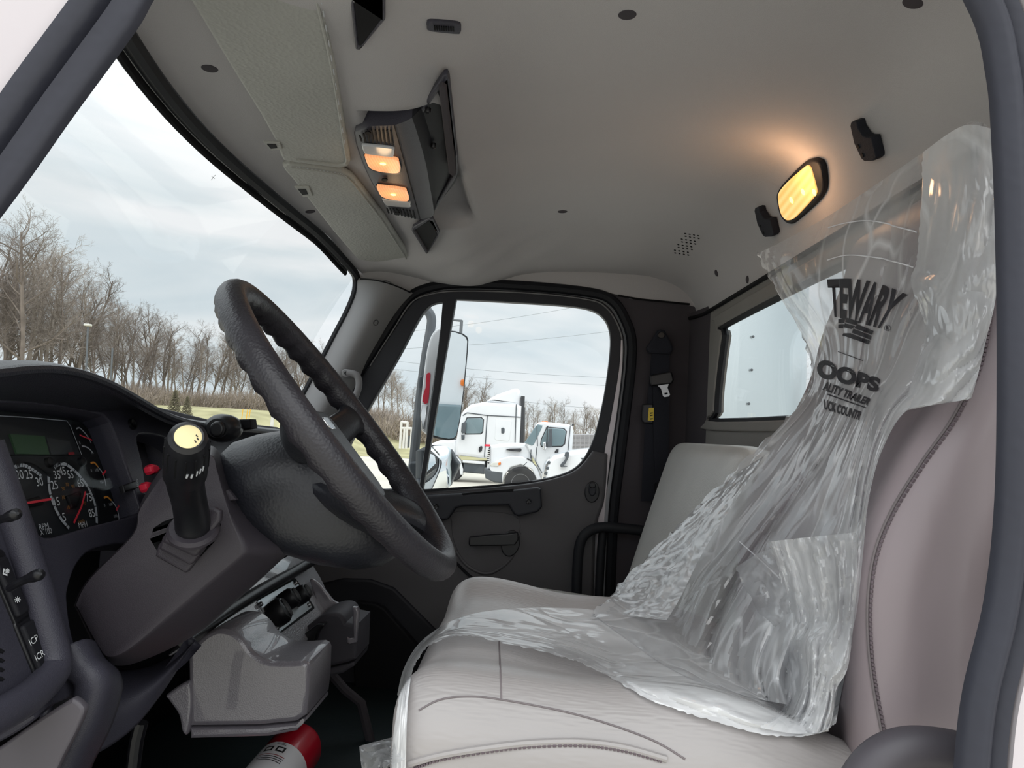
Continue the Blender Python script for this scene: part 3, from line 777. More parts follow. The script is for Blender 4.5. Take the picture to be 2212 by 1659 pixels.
# ------------------------------------------------------------------ dashboard
CL = Plane((-.66, 1.0, E - .02), (.94, 0, .34))           # instrument face
dash = thing('dashboard', (-.7, 1.0, E - .5), 'dark grey truck dashboard with a curved instrument hood', 'dashboard')
clus_px = [tuple(p) for p in sp([(-40, 866), (60, 872), (140, 880), (205, 893), (232, 905), (256, 955), (285, 1040), (303, 1098), (297, 1112), (200, 1136), (110, 1161), (84, 1157), (66, 1136), (30, 1030), (-40, 850)], 4, True)]
clus_px = [(-60, 868), (60, 871), (140, 879), (205, 892), (225, 898), (238, 912), (258, 962), (285, 1040), (302, 1095), (304, 1106), (297, 1113), (200, 1136), (118, 1160), (98, 1161), (80, 1152), (68, 1136), (30, 1030), (-20, 915), (-60, 915)]
DFP = CL.off(.035)
pocket = [tuple(p) for p in sp([(296, 945), (315, 938), (345, 942), (372, 953), (395, 968), (420, 1000), (420, 1060), (330, 1080), (308, 1000)], 3, True)]
face = [(-250, 840), (230, 862), (300, 868), (450, 905), (600, 922), (660, 950), (640, 1010), (480, 1180), (330, 1175)] + [tuple(p) for p in sp([(250, 1175), (195, 1190), (165, 1222), (148, 1270), (146, 1300), (156, 1370), (178, 1430), (196, 1470)], 4)] + [(185, 1492), (110, 1525), (0, 1590), (-250, 1720)]
plate('face_panel', DFP, face, .036, 'dash', dash, holes=[clus_px, pocket], bevel=.003)
# hood over the instruments
lip = [(-260, 815), (-100, 793), (0, 789), (60, 783), (120, 783), (180, 794), (240, 817), (290, 845), (335, 872), (375, 892), (420, 905), (470, 913), (560, 922), (680, 936)]
und = [(-260, 850), (-100, 858), (0, 864), (60, 868), (130, 876), (200, 888), (250, 886), (300, 884), (345, 899), (385, 912), (425, 921), (470, 929), (560, 938), (680, 952)]
LP = PX(-.575)
ls = sp(lip, 4); us = sp(und, 4)
rows = [[], [], [], [], [], [], []]
for i in range(len(ls)):
    q = LP.hit(ls[i].x, ls[i].y); e_ = CL.off(.036).hit(us[i].x, us[i].y)
    rows[0].append(V((-1.02, q.y, E - .075)))
    rows[1].append(V((-.85, q.y, lerp(q.z, E - .06, .45))))
    rows[2].append(V((-.70, q.y, lerp(q.z, E - .05, .08) + .003)))
    rows[3].append(q + V((-.02, 0, .001)))
    rows[4].append(q + V((.002, 0, -.006)))
    rows[5].append(q + V((-.004, 0, -.018)))
    rows[6].append(e_ + V((.001, 0, 0)))
loft('hood', rows, 'dash_top', dash, closed=False, smooth=True, angle=80)
tube('hood_lip_edge', [p + V((-.004, 0, -.002)) for p in rows[4]], .006, 'dash_top', dash, segs=8)
# passenger side and lower body
xs = [(-.97, -.07), (-.72, -.035), (-.66, -.045), (-.64, -.08), (-.66, -.22), (-.70, -.34), (-.80, -.40), (-.97, -.40)]
loft('passenger_side', [[V((x, y, E + z)) for x, z in xs] for y in (1.28, 1.7, 2.1, 2.395)], 'dash', dash, smooth=True, angle=40)
loft('lower_body', [[V((x, y, E + z)) for x, z in ((-.97, -.09), (-.74, -.07), (-.74, -.40), (-.80, -.52), (-.97, -.52))] for y in (.66, 1.3)], 'black_matte', dash, smooth=False)
plate('pocket_floor', CL.off(-.03), [(270, 920), (450, 920), (460, 1100), (290, 1100)], .004, 'console_dark', dash)
LW = Plane((-.60, 1.0, E - .40), (.86, 0, -.5))
kt = sp([(150, 1380), (180, 1405), (215, 1432), (250, 1446), (320, 1440), (380, 1412), (418, 1386)], 8); kb = sp([(70, 1720), (130, 1655), (215, 1625), (290, 1572), (345, 1505), (385, 1445), (424, 1380)], 8)
def knee(u, v):
    i = min(int(u * (len(kt) - 1)), len(kt) - 1)
    p = kt[i].lerp(kb[i], v)
    y = lerp(lerp(.96, .90, v), lerp(1.12, 1.10, v), u) - .045 * math.sin(math.pi * v) * (1 - .5 * u)
    return PY(y).hit(p.x, p.y)
grid('knee_panel', knee, len(kt) - 1, 24, 'dash', dash, smooth=True, angle=80, solid=.012)
lt = sp([(178, 1400), (200, 1440), (228, 1470), (225, 1510), (205, 1570), (170, 1640), (140, 1720)], 6)
def jamb(u, v):
    i = min(int(u * (len(lt) - 1)), len(lt) - 1)
    p = lt[i] + V((-48 + 60 * v, -8 * math.sin(math.pi * v)))
    return PY(lerp(.86, .90, v) - .02 * math.sin(math.pi * v)).hit(p.x, p.y)
grid('knee_flange', jamb, len(lt) - 1, 12, 'dash', dash, smooth=True, angle=80, solid=.012)
plate('kick_cover', PY(.80), [tuple(p) for p in sp([(-200, 1760), (-60, 1650), (0, 1612), (70, 1562), (145, 1514), (160, 1511), (176, 1524), (180, 1540), (160, 1585), (120, 1665), (90, 1760)], 3, True)], .012, 'kick_grey', dash, bevel=.004)
tube('edge_moulding', [PY(lerp(.80, .90, sm((p.x - 60) / 110))).hit(p.x, p.y) for p in sp([(-120, 1640), (20, 1570), (90, 1520), (150, 1472), (178, 1446)], 5)], .009, 'dash', dash, segs=10)
# rounded vertical post of the switch panel and its hooks
SPL = DFP.off(.02)
tube('panel_post', [SPL.hit(*p) for p in sp([(-28, 960), (5, 1050), (40, 1150), (75, 1260), (100, 1350), (118, 1420), (112, 1455), (70, 1500), (0, 1545), (-100, 1600)], 5)], .0165, 'dash', dash, segs=14)
plate('switch_panel', DFP.off(.013), [(-150, 900), (-20, 985), (30, 1150), (62, 1260), (92, 1350), (108, 1420), (100, 1450), (60, 1490), (-150, 1590)], .014, 'dash', dash, bevel=.003)
def hook(pts, nm='hook'):
    tube(nm, [SPL.off(.018 + .012 * k / len(pts)).hit(*p) for k, p in enumerate(sp(pts, 5))], lambda t: (.0042 + .0018 * sm((t - .5) / .3)) * max(.25, (1 - max(0, (t - .9) / .1) ** 2) ** .5), 'black_plastic', dash, segs=10)
hook([(-20, 1125), (0, 1122), (18, 1117), (38, 1109)])
hook([(22, 1270), (35, 1262), (55, 1252), (74, 1245), (88, 1240)])
SWP = DFP.off(.016)
def switch(c, w, h, ang, txts, parts=1, name='rocker_switch'):
    u, v = SWP.uv(SWP.hit(*c)); ca, sa = math.cos(ang), math.sin(ang)
    pts = [(u + x * ca - y * sa, v + x * sa + y * ca) for x, y in rrect(-w / 2, -h / 2, w / 2, h / 2, .006)]
    o = plate(name + '_bezel', SWP, pts, .008, 'black_plastic', dash, px=False, bevel=.002)
    pts2 = [(u + x * ca - y * sa, v + x * sa + y * ca) for x, y in rrect(-w / 2 * .72, -h / 2 * .8, w / 2 * .72, h / 2 * .8, .004)]
    r_ = plate(name, SWP.off(.004), pts2, .008, 'dash_inner', dash, px=False, bevel=.003)
    for (px, py, s, sz) in txts:
        lettering('symbol', s, SWP.off(.0045), px, py, sz, 'ink_white', dash, ang=ang)
switch((22, 1268), .026, .080, .22, [])
switch((78, 1404), .028, .078, .20, [(71, 1384, 'ICP', .010), (84, 1417, 'ICR', .010)])
def mark(px, py, s):
    for a in range(4):
        A = a * math.pi / 4
        ribbon('symbol', SWP.off(.0055), [(px - s * math.cos(A), py - s * math.sin(A)), (px + s * math.cos(A), py + s * math.sin(A))], .0011, 'ink_white', dash)
mark(36, 1296, 7)
ribbon('symbol', SWP.off(.0055), [(7, 1229), (5, 1240), (14, 1243)], .002, 'ink_white', dash); mark(14, 1234, 5.5)
# round air vent at the left edge
VP_ = DFP.off(.014)
for k in range(4):
    plate('vent_fin', VP_, [(-40, 1395 + 22 * k), (5, 1400 + 20 * k), (14, 1406 + 20 * k), (8, 1412 + 20 * k), (-40, 1405 + 22 * k)], .01, 'black_plastic', dash, bevel=.002)
plate('vent_opening', VP_.off(-.002), [tuple(p) for p in sp([(-60, 1360), (0, 1390), (16, 1430), (14, 1465), (-10, 1480), (-60, 1490)], 4, True)], .004, 'black_matte', dash)
for px, py, pl in ((165, 1452, PY(.97)), (284, 917, DFP)):
    q = pl.hit(px, py) if pl is DFP else PY(.865).hit(px, py)
    nn = pl.n
    lathe('screw_recess', [(0, -.002), (.004, -.001), (.007, .002), (.009, .002), (.009, -.004)], q + nn * .002, nn, 'black_plastic', dash, segs=16)
plate('gap_bezel', DFP.off(.002), [(266, 1048), (298, 1037), (303, 1052), (270, 1064)], .008, 'black_plastic', dash, bevel=.002)
lettering('symbol', 'AUX', DFP.off(.0025), 296, 1044, .007, 'ink_grey', dash, ang=1.3)
# red air-brake knobs half hidden behind the column
for k, (px, py) in enumerate(((334, 1008), (324, 1046))):
    kn = plate('brake_knob', DFP.off(.045), [(px - 4, py + 9), (px - 7, py - 2), (px - 3, py - 7), (px + 8, py - 5), (px + 16, py + 5), (px + 8, py + 14), (px, py + 14)], .014, 'red_plastic', None, bevel=.004)
    tag(kn, ('upper red brake knob, nearer the windshield, behind the steering column', 'lower red brake knob beside the gauge cluster, behind the steering column')[k], 'knob', 'red brake knobs')
# rotary switch pod on the dash top
rp = thing('dash_pod', PX(-.60).hit(478, 950), 'black round pod with a push button on the dash edge behind the wheel', 'switch pod')
PP = PY(1.24)
loft('pod_shell', [[PP.off(o_).hit(*p) for p in ell(478 + dx, 925, rx, ry_, 24)] for o_, rx, ry_, dx in ((-.05, 30, 22, 12), (-.03, 40, 30, 8), (0, 40, 31, 2), (.012, 33, 27, -4), (.018, 24, 21, -8))], 'black_plastic', rp, smooth=True)
plate('push_button', PP.off(.028), ell(467, 927, 16, 18, 20, .3), .014, 'black_plastic', rp, bevel=.004)
plate('sensor_block', PP.off(-.03), [(508, 906), (540, 905), (543, 925), (515, 930)], .03, 'black_matte', rp, bevel=.003)

# ------------------------------------------------------------------ instrument cluster
ic = thing('instrument_cluster', CL.hit(150, 1160), 'instrument cluster with speedometer and rev counter behind clear cover', 'instrument cluster')
plate('face_plate', CL, [(-120, 840), (240, 860), (330, 1120), (110, 1200), (-120, 1100)], .006, 'gauge_face', ic)
plate('display_band', CL.off(.002), c3([(-300, 200), (700, 300), (740, 330), (870, 665), (-300, 670)]), .004, 'gauge_face', ic)
plate('green_display', CL.off(.0045), c3([(110, 440), (485, 460), (540, 662), (185, 655)]), .003, 'lcd_green', ic)
plate('grey_display', CL.off(.0045), c3([(505, 480), (755, 520), (805, 660), (560, 662)]), .003, 'lcd_grey', ic)
plate('side_gauges', CL.off(.001), c3([(750, 330), (1010, 340), (1330, 1380), (1060, 1430), (1080, 1250), (980, 900), (880, 660)]), .003, 'gauge_black', ic)
ribbon('display_edge', CL.off(.004), c3([(-200, 235), (300, 262), (720, 300), (760, 360), (880, 668)]), .0012, 'ink_grey', ic)
ribbon('lit_message', CL.off(.006), c3([(735, 655), (800, 650)]), .0035, 'ink_red', ic)
G = CL.off(.002)
sp_l = c3([(742, 1465), (660, 1370), (600, 1262), (555, 1150), (527, 1030), (520, 905)]); sp_r = c3([(583, 810), (625, 772), (700, 770), (780, 822), (860, 900), (930, 990), (982, 1090), (1022, 1200), (1040, 1310), (1044, 1410)])
for nm, pts in (('speed_scale', sp_l), ('speed_scale', sp_r), ('rev_scale', c3([(92, 905), (118, 848), (160, 800), (215, 782), (275, 790), (340, 825), (400, 868), (450, 905)]))):
    ribbon(nm, G, [tuple(p) for p in sp(pts, 5)], .0046, 'ink_grey', ic)
P_ = [p for p in sp(sp_l, 8)] + [p for p in sp(sp_r, 8)]
for i in range(3, len(P_) - 1, 8):
    a = V(P_[i]); t = V(P_[i + 1]) - a; n_ = V((-t.y, t.x)).normalized() * 4
    ribbon('scale_tick', G, [tuple(a - n_), tuple(a + n_)], .0012, 'gauge_black', ic, off=.0015)
P_ = [p for p in sp(c3([(92, 905), (118, 848), (160, 800), (215, 782), (275, 790), (340, 825), (400, 868), (450, 905)]), 4)]
for i in range(1, len(P_) - 1, 2):
    a = V(P_[i]); t = V(P_[i + 1]) - a; n_ = V((-t.y, t.x)).normalized() * 4
    ribbon('scale_tick', G, [tuple(a - n_), tuple(a + n_)], .0009, 'gauge_black', ic, off=.0015)
for s, x, y, z in (('5', 690, 1350, .014), ('15', 605, 1180, .014), ('25', 585, 1000, .014), ('35', 612, 890, .014), ('45', 672, 848, .014), ('55', 757, 885, .014), ('65', 866, 980, .014), ('75', 957, 1135, .014), ('85', 990, 1305, .014),
                   ('15', 148, 980, .014), ('20', 205, 888, .014), ('25', 306, 885, .014), ('30', 420, 965, .014), ('RPM', 470, 1452, .010), ('X 100', 492, 1503, .009), ('MPH', 893, 1430, .010)):
    px, py = c3([(x, y)])[0]
    lettering('numeral', s, G, px, py, z, 'ink_white', ic, sxy=(1.0, 1.15))
for s, x, y in (('50', 680, 1038), ('70', 720, 992), ('90', 786, 1012), ('30', 680, 1132), ('10', 733, 1242), ('km/h', 878, 1392), ('110', 903, 1197)):
    px, py = c3([(x, y)])[0]
    lettering('small_numeral', s, G, px, py, .0068, 'ink_amber', ic)
for nm, pts, m_, w in (('needle', [(195, 1213), (510, 1160)], 'needle_red', .003), ('needle', [(755, 1422), (840, 1240), (884, 1078)], 'needle_red', .003), ('needle', [(820, 463), (958, 520)], 'needle_red', .002), ('needle', [(1070, 897), (1108, 850)], 'needle_red', .003), ('needle', [(1218, 1282), (1250, 1228)], 'needle_red', .003)):
    ribbon(nm, G, c3(pts), w, m_, ic, off=.006)
plate('needle_hub', CL.off(.005), c3([(255, 1165), (430, 1110), (500, 1150), (470, 1210), (300, 1235)]), .005, 'gauge_black', ic, bevel=.002)
plate('needle_hub', CL.off(.005), c3([(735, 1110), (870, 1060), (900, 1090), (850, 1230), (790, 1240)]), .005, 'gauge_black', ic, bevel=.002)
for a, b in (([(815, 388), (850, 378), (900, 425), (945, 485), (975, 545)], 'ink_grey'), ([(875, 576), (915, 582), (960, 610), (1000, 655)], 'ink_grey'), ([(970, 762), (1010, 755), (1050, 800)], 'ink_orange'), ([(1052, 805), (1095, 860), (1122, 930), (1138, 1010)], 'ink_grey'), ([(1115, 1138), (1150, 1127), (1195, 1166)], 'ink_orange'), ([(1198, 1172), (1240, 1225), (1268, 1300), (1280, 1390)], 'ink_grey')):
    ribbon('gauge_arc', G, [tuple(p) for p in sp(c3(a), 5)], .0028 if b == 'ink_orange' else .002, b, ic, off=.002)
for s, x, y in (('0', 978, 842), ('100', 1035, 838), ('150', 1090, 968), ('0', 1122, 1218), ('100', 1187, 1210), ('150', 1240, 1338), ('E', 852, 540), ('F', 985, 648)):
    px, py = c3([(x, y)])[0]
    lettering('small_numeral', s, G, px, py, .006, 'ink_grey', ic, off=.002)
for cx, cy in ((65, 760), (517, 750), (875, 745)):
    px, py = c3([(cx, cy)])[0]
    lathe('face_peg', [(0, .007), (.003, .007), (.006, .005), (.007, 0)], CL.hit(px, py), CL.n, 'gauge_black', ic, segs=14)
for pts in ([(175, 790), (215, 730), (300, 722), (420, 775), (545, 870)], [(590, 790), (640, 735), (720, 725), (820, 790), (940, 905)]):
    ribbon('shadow_ring', G, [tuple(p) for p in sp(c3(pts), 5)], .007, 'gauge_black', ic, off=.001)
plate('clear_cover', CL.off(.020), clus_px, .002, 'gauge_glass', ic)

# ------------------------------------------------------------------ steering column
colm = thing('steering_column', PY(1.0).hit(300, 1430), 'brown grey steering column shroud with a stalk boot', 'steering column')
co = [(298, 1105), (312, 1070), (345, 1018), (385, 985), (452, 962), (480, 988), (505, 1045), (560, 1120), (622, 1172), (627, 1188), (600, 1217), (520, 1290), (420, 1373), (300, 1430), (242, 1436), (212, 1410), (168, 1322), (163, 1300), (195, 1245), (285, 1155)]
cn = [(300, 1107), (318, 1075), (352, 1028), (392, 1000), (455, 985), (468, 1015), (480, 1060), (497, 1120), (515, 1165), (520, 1188), (513, 1203), (450, 1255), (370, 1322), (285, 1396), (240, 1418), (216, 1400), (172, 1320), (167, 1300), (198, 1247), (287, 1157)]
o_s = sp(co, 4, True); n_s = sp(cn, 4, True)
def cring(t, y, grow=0.0):
    return [PY(y).hit(*(n_s[i].lerp(o_s[i], t))) for i in range(len(o_s))]
loft('shroud', [cring(0.0, .893), cring(.04, .8935), cring(.16, .899), cring(.80, .945), cring(.96, .962), cring(1.0, .985), cring(1.0, 1.10), cring(.9, 1.12)], 'column', colm, smooth=True, angle=50)
plate('raised_band', PY(.8945), [(196, 1322), (205, 1312), (325, 1200), (348, 1202), (300, 1248), (218, 1328)], .003, 'column', colm, bevel=.0012)
plate('collar_clip', PY(.905), [(452, 1065), (492, 1058), (510, 1080), (470, 1090)], .01, 'column', colm, bevel=.003)
plate('boot_recess', PY(.893), [(322, 1165), (330, 1140), (352, 1125), (380, 1115), (455, 1098), (478, 1130), (485, 1150), (452, 1185), (415, 1225), (340, 1195)], .004, 'black_matte', colm, bevel=.001)
st = thing('stalk', PY(.88).hit(400, 1220), 'black multifunction stalk with a yellowed round end cap and ribbed boot', 'stalk')
P_top = [(376, 1112), (384, 1101), (462, 1096), (476, 1104), (474, 1126), (445, 1163), (435, 1168), (366, 1142)]
P_bot = [(340, 1178), (350, 1165), (425, 1165), (432, 1172), (428, 1206), (406, 1234), (398, 1238), (334, 1202)]
for k in range(5):
    t = k / 4
    ol = [V(p).lerp(V(q), t) for p, q in zip(P_top, P_bot)]
    plate('boot_fold', PY(lerp(.848, .888, t)), [tuple(p) for p in ol], .0105, 'column', st, bevel=.0035)
sk = [PY(.85).hit(418, 1142), PY(.835).hit(414, 1110), PY(.815).hit(408, 1078), PY(.79).hit(402, 1050), PY(.765).hit(400, 1022)]
lathe('boot_collar', [(.028, -.004), (.028, .0), (.025, .004), (.022, .004)], sk[0], (sk[1] - sk[0]), 'column', st, segs=24)
tube('stem', sp(sk, 4), lambda t: .0195 - .0015 * math.sin(math.pi * t), 'black_plastic', st, segs=20)
tip = PY(.705).hit(406, 946); base = sk[-1]
ax = tip - base; Lk = ax.length
lathe('twist_grip', [(.0205, -.002), (.0212, .0), (.0212, Lk * .3), (.0205, Lk * .8), (.0175, Lk), (.0140, Lk + .003), (.0128, Lk + .0025), (.0, Lk + .0022)], base, ax, 'black_plastic', st, segs=28)
lathe('end_cap', [(.0, .0040), (.0108, .0036), (.0122, .0026), (.0122, .0)], tip, ax, 'ivory', st, segs=28)
axn = ax.normalized()
for k in range(14):
    a = 2 * math.pi * k / 14
    x_ = (V((1, 0, 0)) - axn * axn.x).normalized(); y_ = axn.cross(x_); d_ = x_ * math.cos(a) + y_ * math.sin(a)
    tube('grip_rib', [base + axn * (Lk * .36) + d_ * .0208, base + axn * (Lk * .86) + d_ * .0200], .0011, 'black_matte', st, segs=5)
B_G = bvh([c for c in st.children if c.name.startswith('twist_grip')][0])
for k, (px, py) in enumerate(((403, 1028), (413, 1028), (424, 1024), (431, 1019), (437, 1013))):
    a, _n = on(B_G, px, py + 3, .0004); b, _n = on(B_G, px + 2, py - 6 + (3 if k < 2 else 0), .0004)
    if a and b: tube('scale_mark', [a, b], .0009 if k > 1 else .0012, 'ink_grey', st, segs=5)
for dx, dy in ((14, -6), (18, 0), (15, 6)):
    q = tip + axn * .0041
    u_ = (V((1, 0, 0)) - axn * axn.x).normalized(); v_ = axn.cross(u_)
    tube('cap_mark', [q + u_ * (dx * .00045) + v_ * (-dy * .0005), q + u_ * ((dx + 4) * .00045) + v_ * (-(dy + 3) * .0005)], .0006, 'ink_film', st, segs=5)
tube('stem_slot', [PY(.8).hit(411, 1068) + V((0, -.014, .004)), PY(.83).hit(424, 1122) + V((0, -.016, .004))], .0014, 'black_matte', st, segs=6)

# ------------------------------------------------------------------ steering wheel
WC = V((-.2701, 1.0149, E - .0071)); T_, YW, RW_ = .8716, .0917, .2223
RZ = Matrix.Rotation(YW, 3, 'Z')
wa = RZ @ V((math.cos(T_), 0, -math.sin(T_))); wb_ = RZ @ V((0, 1, 0)); wnn = RZ @ V((math.sin(T_), 0, math.cos(T_)))
def WP(a, b, d): return WC + wa * a + wb_ * b - wnn * d
wheel = thing('steering_wheel', WC - wnn * .15, 'black four-spoke steering wheel with finger grips and worn top', 'steering wheel')
vs_, fs = [], []; NS, NR = 168, 16
for i in range(NS):
    th = 2 * math.pi * i / NS
    ro = wa * math.cos(th) + wb_ * math.sin(th)
    up_ = sm((1.0 - math.cos(th)) / .9 - .0)              # finger grips fade out at the bottom
    wv = (.5 + .5 * math.cos(th * 40)) ** 1.5
    for j in range(NR):
        ph = 2 * math.pi * j / NR
        co_, si = math.cos(ph), math.sin(ph)
        r = .0178
        bw = max(0.0, -.55 * co_ + .83 * si)
        r += .0046 * wv * up_ * bw
        vs_.append(WC + ro * (RW_ + co_ * r) - wnn * (si * r * 1.05))
for i in range(NS):
    for j in range(NR):
        i2, j2 = (i + 1) % NS, (j + 1) % NR
        fs.append((i * NR + j, i * NR + j2, i2 * NR + j2, i2 * NR + j))
mk('rim', vs_, fs, 'wheel_rim', wheel, angle=80)
def hub_ring(d, ca, ra, rb, n=32, p=2.6):
    out = []
    for k in range(n):
        a = 2 * math.pi * k / n; c_, s_ = math.cos(a), math.sin(a)
        out.append(WP(ca + ra * math.copysign(abs(c_) ** (2 / p), c_), rb * math.copysign(abs(s_) ** (2 / p), s_), d))
    return out
loft('hub', [hub_ring(*q) for q in ((.168, .004, .045, .052), (.165, .004, .062, .066), (.155, .008, .074, .076), (.12, .030, .100, .090), (.09, .050, .110, .094), (.06, .066, .110, .092), (.035, .072, .106, .086), (.022, .062, .094, .078), (.016, .046, .075, .068))], 'wheel_black', wheel, smooth=True, angle=60)
plate('horn_pad', Plane(WP(.03, 0, .012), wnn, -wa), rrect(-.062, -.075, .062, .07, .03), .008, 'wheel_black', wheel, px=False, bevel=.003)
plate('emblem', Plane(WP(.0, 0, .0095), wnn, -wa), rrect(-.02, .008, .02, .028, .006), .003, 'chrome', wheel, px=False, bevel=.001)
def spoke(ang, w0, w1, d0, r0):
    dr = V((math.cos(ang), math.sin(ang))); tn = V((-math.sin(ang), math.cos(ang)))
    rings = []
    for k in range(9):
        t = k / 8; r = lerp(r0, RW_ - .004, t); w = lerp(w0, w1, t) + .012 * sm((t - .75) / .25); d = lerp(d0, .006, sm(t)); th_ = lerp(.020, .0125, t)
        ring = []
        for j in range(14):
            a = 2 * math.pi * j / 14
            q = dr * r + tn * (w * math.cos(a))
            ring.append(WP(q.x, q.y, d + th_ * math.sin(a)))
        rings.append(ring)
    loft('spoke', rings, 'wheel_black', wheel, smooth=True, angle=60)
for sg in (-1, 1):
    spoke(sg * math.radians(97), .030, .021, .045, .055)
    spoke(sg * math.radians(40), .046, .030, .062, .06)
tube('rim_crack', [WC + (wa * math.cos(t) + wb_ * math.sin(t)) * (RW_ + .0105) + wnn * .0128 for t in [math.pi + .25 + .06 * k for k in range(14)]], .0008, 'black_matte', wheel, segs=5)

# ------------------------------------------------------------------ centre console
KP = Plane((-.56, 1.6, E - .40), (.8, 0, .6))
con = thing('center_console', PY(1.5).hit(560, 1595), 'grey centre console with two cup holders and heater knobs', 'console')
plate('control_face', KP, [tuple(p) for p in sp([(395, 1395), (430, 1352), (520, 1300), (600, 1258), (668, 1223), (676, 1222), (692, 1246), (708, 1278), (724, 1300), (760, 1312), (740, 1340), (660, 1385), (610, 1400), (540, 1395), (470, 1385), (420, 1390)], 3, True)], .03, 'console_lit', con, bevel=.004)
plate('upper_shelf', KP.off(.012), [(400, 1370), (560, 1240), (650, 1190), (680, 1186), (678, 1198), (560, 1258), (420, 1350)], .02, 'console_lit', con, bevel=.004)
tube('grip_rail', [KP.off(.022).hit(*p) for p in sp([(400, 1386), (480, 1327), (560, 1277), (630, 1238), (677, 1210)], 5)], .0125, 'black_plastic', con, segs=12)
cp = crop(540, 1220, 7.54)
plate('panel_recess', KP.off(.001), cp([(112, 560), (700, 215), (740, 218), (820, 320), (1055, 690), (1050, 715), (480, 1130), (440, 1100)]), .003, 'black_matte', con, bevel=.001)
plate('metal_panel', KP.off(.0035), cp([(125, 590), (690, 268), (800, 330), (1010, 690), (490, 1085), (445, 1075)]), .003, 'metal_plate', con)
for px, py in cp([(170, 645), (735, 305), (950, 655), (430, 1040)]): screw(KP.off(.004), px, py, .005, 'steel', con)
for k, (cx, cy, rx, ry_, an) in enumerate(((835, 490, .016, .0225, .3), (640, 560, .017, .0235, .3), (480, 770, .0215, .0235, .2))):
    px, py = cp([(cx, cy)])[0]
    q = KP.off(.022).hit(px, py)
    kn = lathe('heater_knob', [(1.0 * rx, -.02), (1.05 * rx, -.012), (1.05 * rx, .008), (.85 * rx, .016), (.5 * rx, .019), (0, .0195)], q, KP.n, 'black_plastic', con, segs=24, sx=1.25)
    tube('knob_grip', [q + KP.n * .019 + KP.ey * (rx * .95 * s_) for s_ in (-1, -.5, 0, .5, 1)], [.003, .0055, .006, .0055, .003], 'black_plastic', kn, segs=8)
lettering('symbol', 'A/C', KP.off(.005), *cp([(272, 770)])[0], .007, 'ink_white', con, ang=-.9)
# near cup holder
nc = [tuple(p) for p in sp([(405, 1405), (440, 1372), (470, 1358), (500, 1362), (524, 1380), (545, 1408), (575, 1426), (615, 1429), (655, 1427)], 4)] + [(665, 1432), (669, 1442), (667, 1500), (662, 1545)] + [(640, 1560), (560, 1568), (408, 1570)]
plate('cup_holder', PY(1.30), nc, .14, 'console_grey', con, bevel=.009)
plate('cup_holder_base', PY(1.302), [(409, 1573), (560, 1571), (640, 1563), (661, 1548), (662, 1556), (640, 1580), (580, 1592), (409, 1597)], .136, 'console_grey', con, bevel=.007)
plate('cup_holder_back', PY(1.425), [tuple(p) for p in sp([(535, 1333), (548, 1331), (562, 1345), (580, 1372), (596, 1388), (620, 1394), (645, 1398), (656, 1410)], 4)] + [(660, 1450), (560, 1470), (540, 1400)], .012, 'console_dark', con, bevel=.003)
plate('side_scoop', PY(1.296), [tuple(p) for p in sp([(360, 1500), (400, 1473), (412, 1480), (414, 1530), (405, 1585), (392, 1582), (384, 1545), (360, 1510)], 4, True)], .02, 'console_grey', con, bevel=.006)
# far cup holder
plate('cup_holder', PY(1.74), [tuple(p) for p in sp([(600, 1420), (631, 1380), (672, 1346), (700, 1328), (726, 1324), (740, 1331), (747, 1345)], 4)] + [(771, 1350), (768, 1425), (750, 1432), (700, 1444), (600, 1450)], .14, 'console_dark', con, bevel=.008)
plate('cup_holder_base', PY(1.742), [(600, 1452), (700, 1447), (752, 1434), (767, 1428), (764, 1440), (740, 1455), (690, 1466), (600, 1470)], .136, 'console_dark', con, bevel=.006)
plate('cup_holder_back', PY(1.885), [tuple(p) for p in sp([(668, 1254), (674, 1251), (690, 1262), (706, 1281), (720, 1298), (738, 1305), (760, 1309), (774, 1315), (777, 1326)], 4)] + [(771, 1420), (700, 1420), (690, 1320)], .014, 'console_grey', con, bevel=.004)
plate('holder_lip', PY(1.735), cp([(1670, 690), (1740, 700), (1765, 760), (1725, 1270), (1620, 1305), (1570, 1270), (1575, 1180), (1620, 1200), (1680, 1190)]), .02, 'console_grey', con, bevel=.004)
plate('ash_tray', PY(1.71), cp([(790, 1220), (820, 1170), (1080, 980), (1190, 970), (1205, 990), (1090, 1120), (960, 1560), (900, 1500), (860, 1330)]), .03, 'black_plastic', con, bevel=.004)
plate('console_stem', PY(1.45), [(430, 1500), (600, 1500), (625, 1560), (430, 1575)], .28, 'console_dark', con, bevel=.01)
# tunnel beam and pedal bracket in the dark footwell
br = tube('footwell_brace', [PY(1.95).hit(715, 1455), PY(1.95).hit(745, 1490), PY(1.95).hit(780, 1518), PY(1.95).hit(800, 1600), PY(1.95).hit(806, 1640)], .012, 'wall_dark', None, segs=8)
tag(br, 'thin grey metal brace in the dark passenger footwell', 'brace')
cd = tube('footwell_post', [PY(1.12).hit(305, 1560), PY(1.12).hit(295, 1600), PY(1.12).hit(280, 1720)], .010, 'black_plastic', None, segs=10)
tag(cd, 'black pedal rod rising from the driver footwell carpet', 'pedal rod')

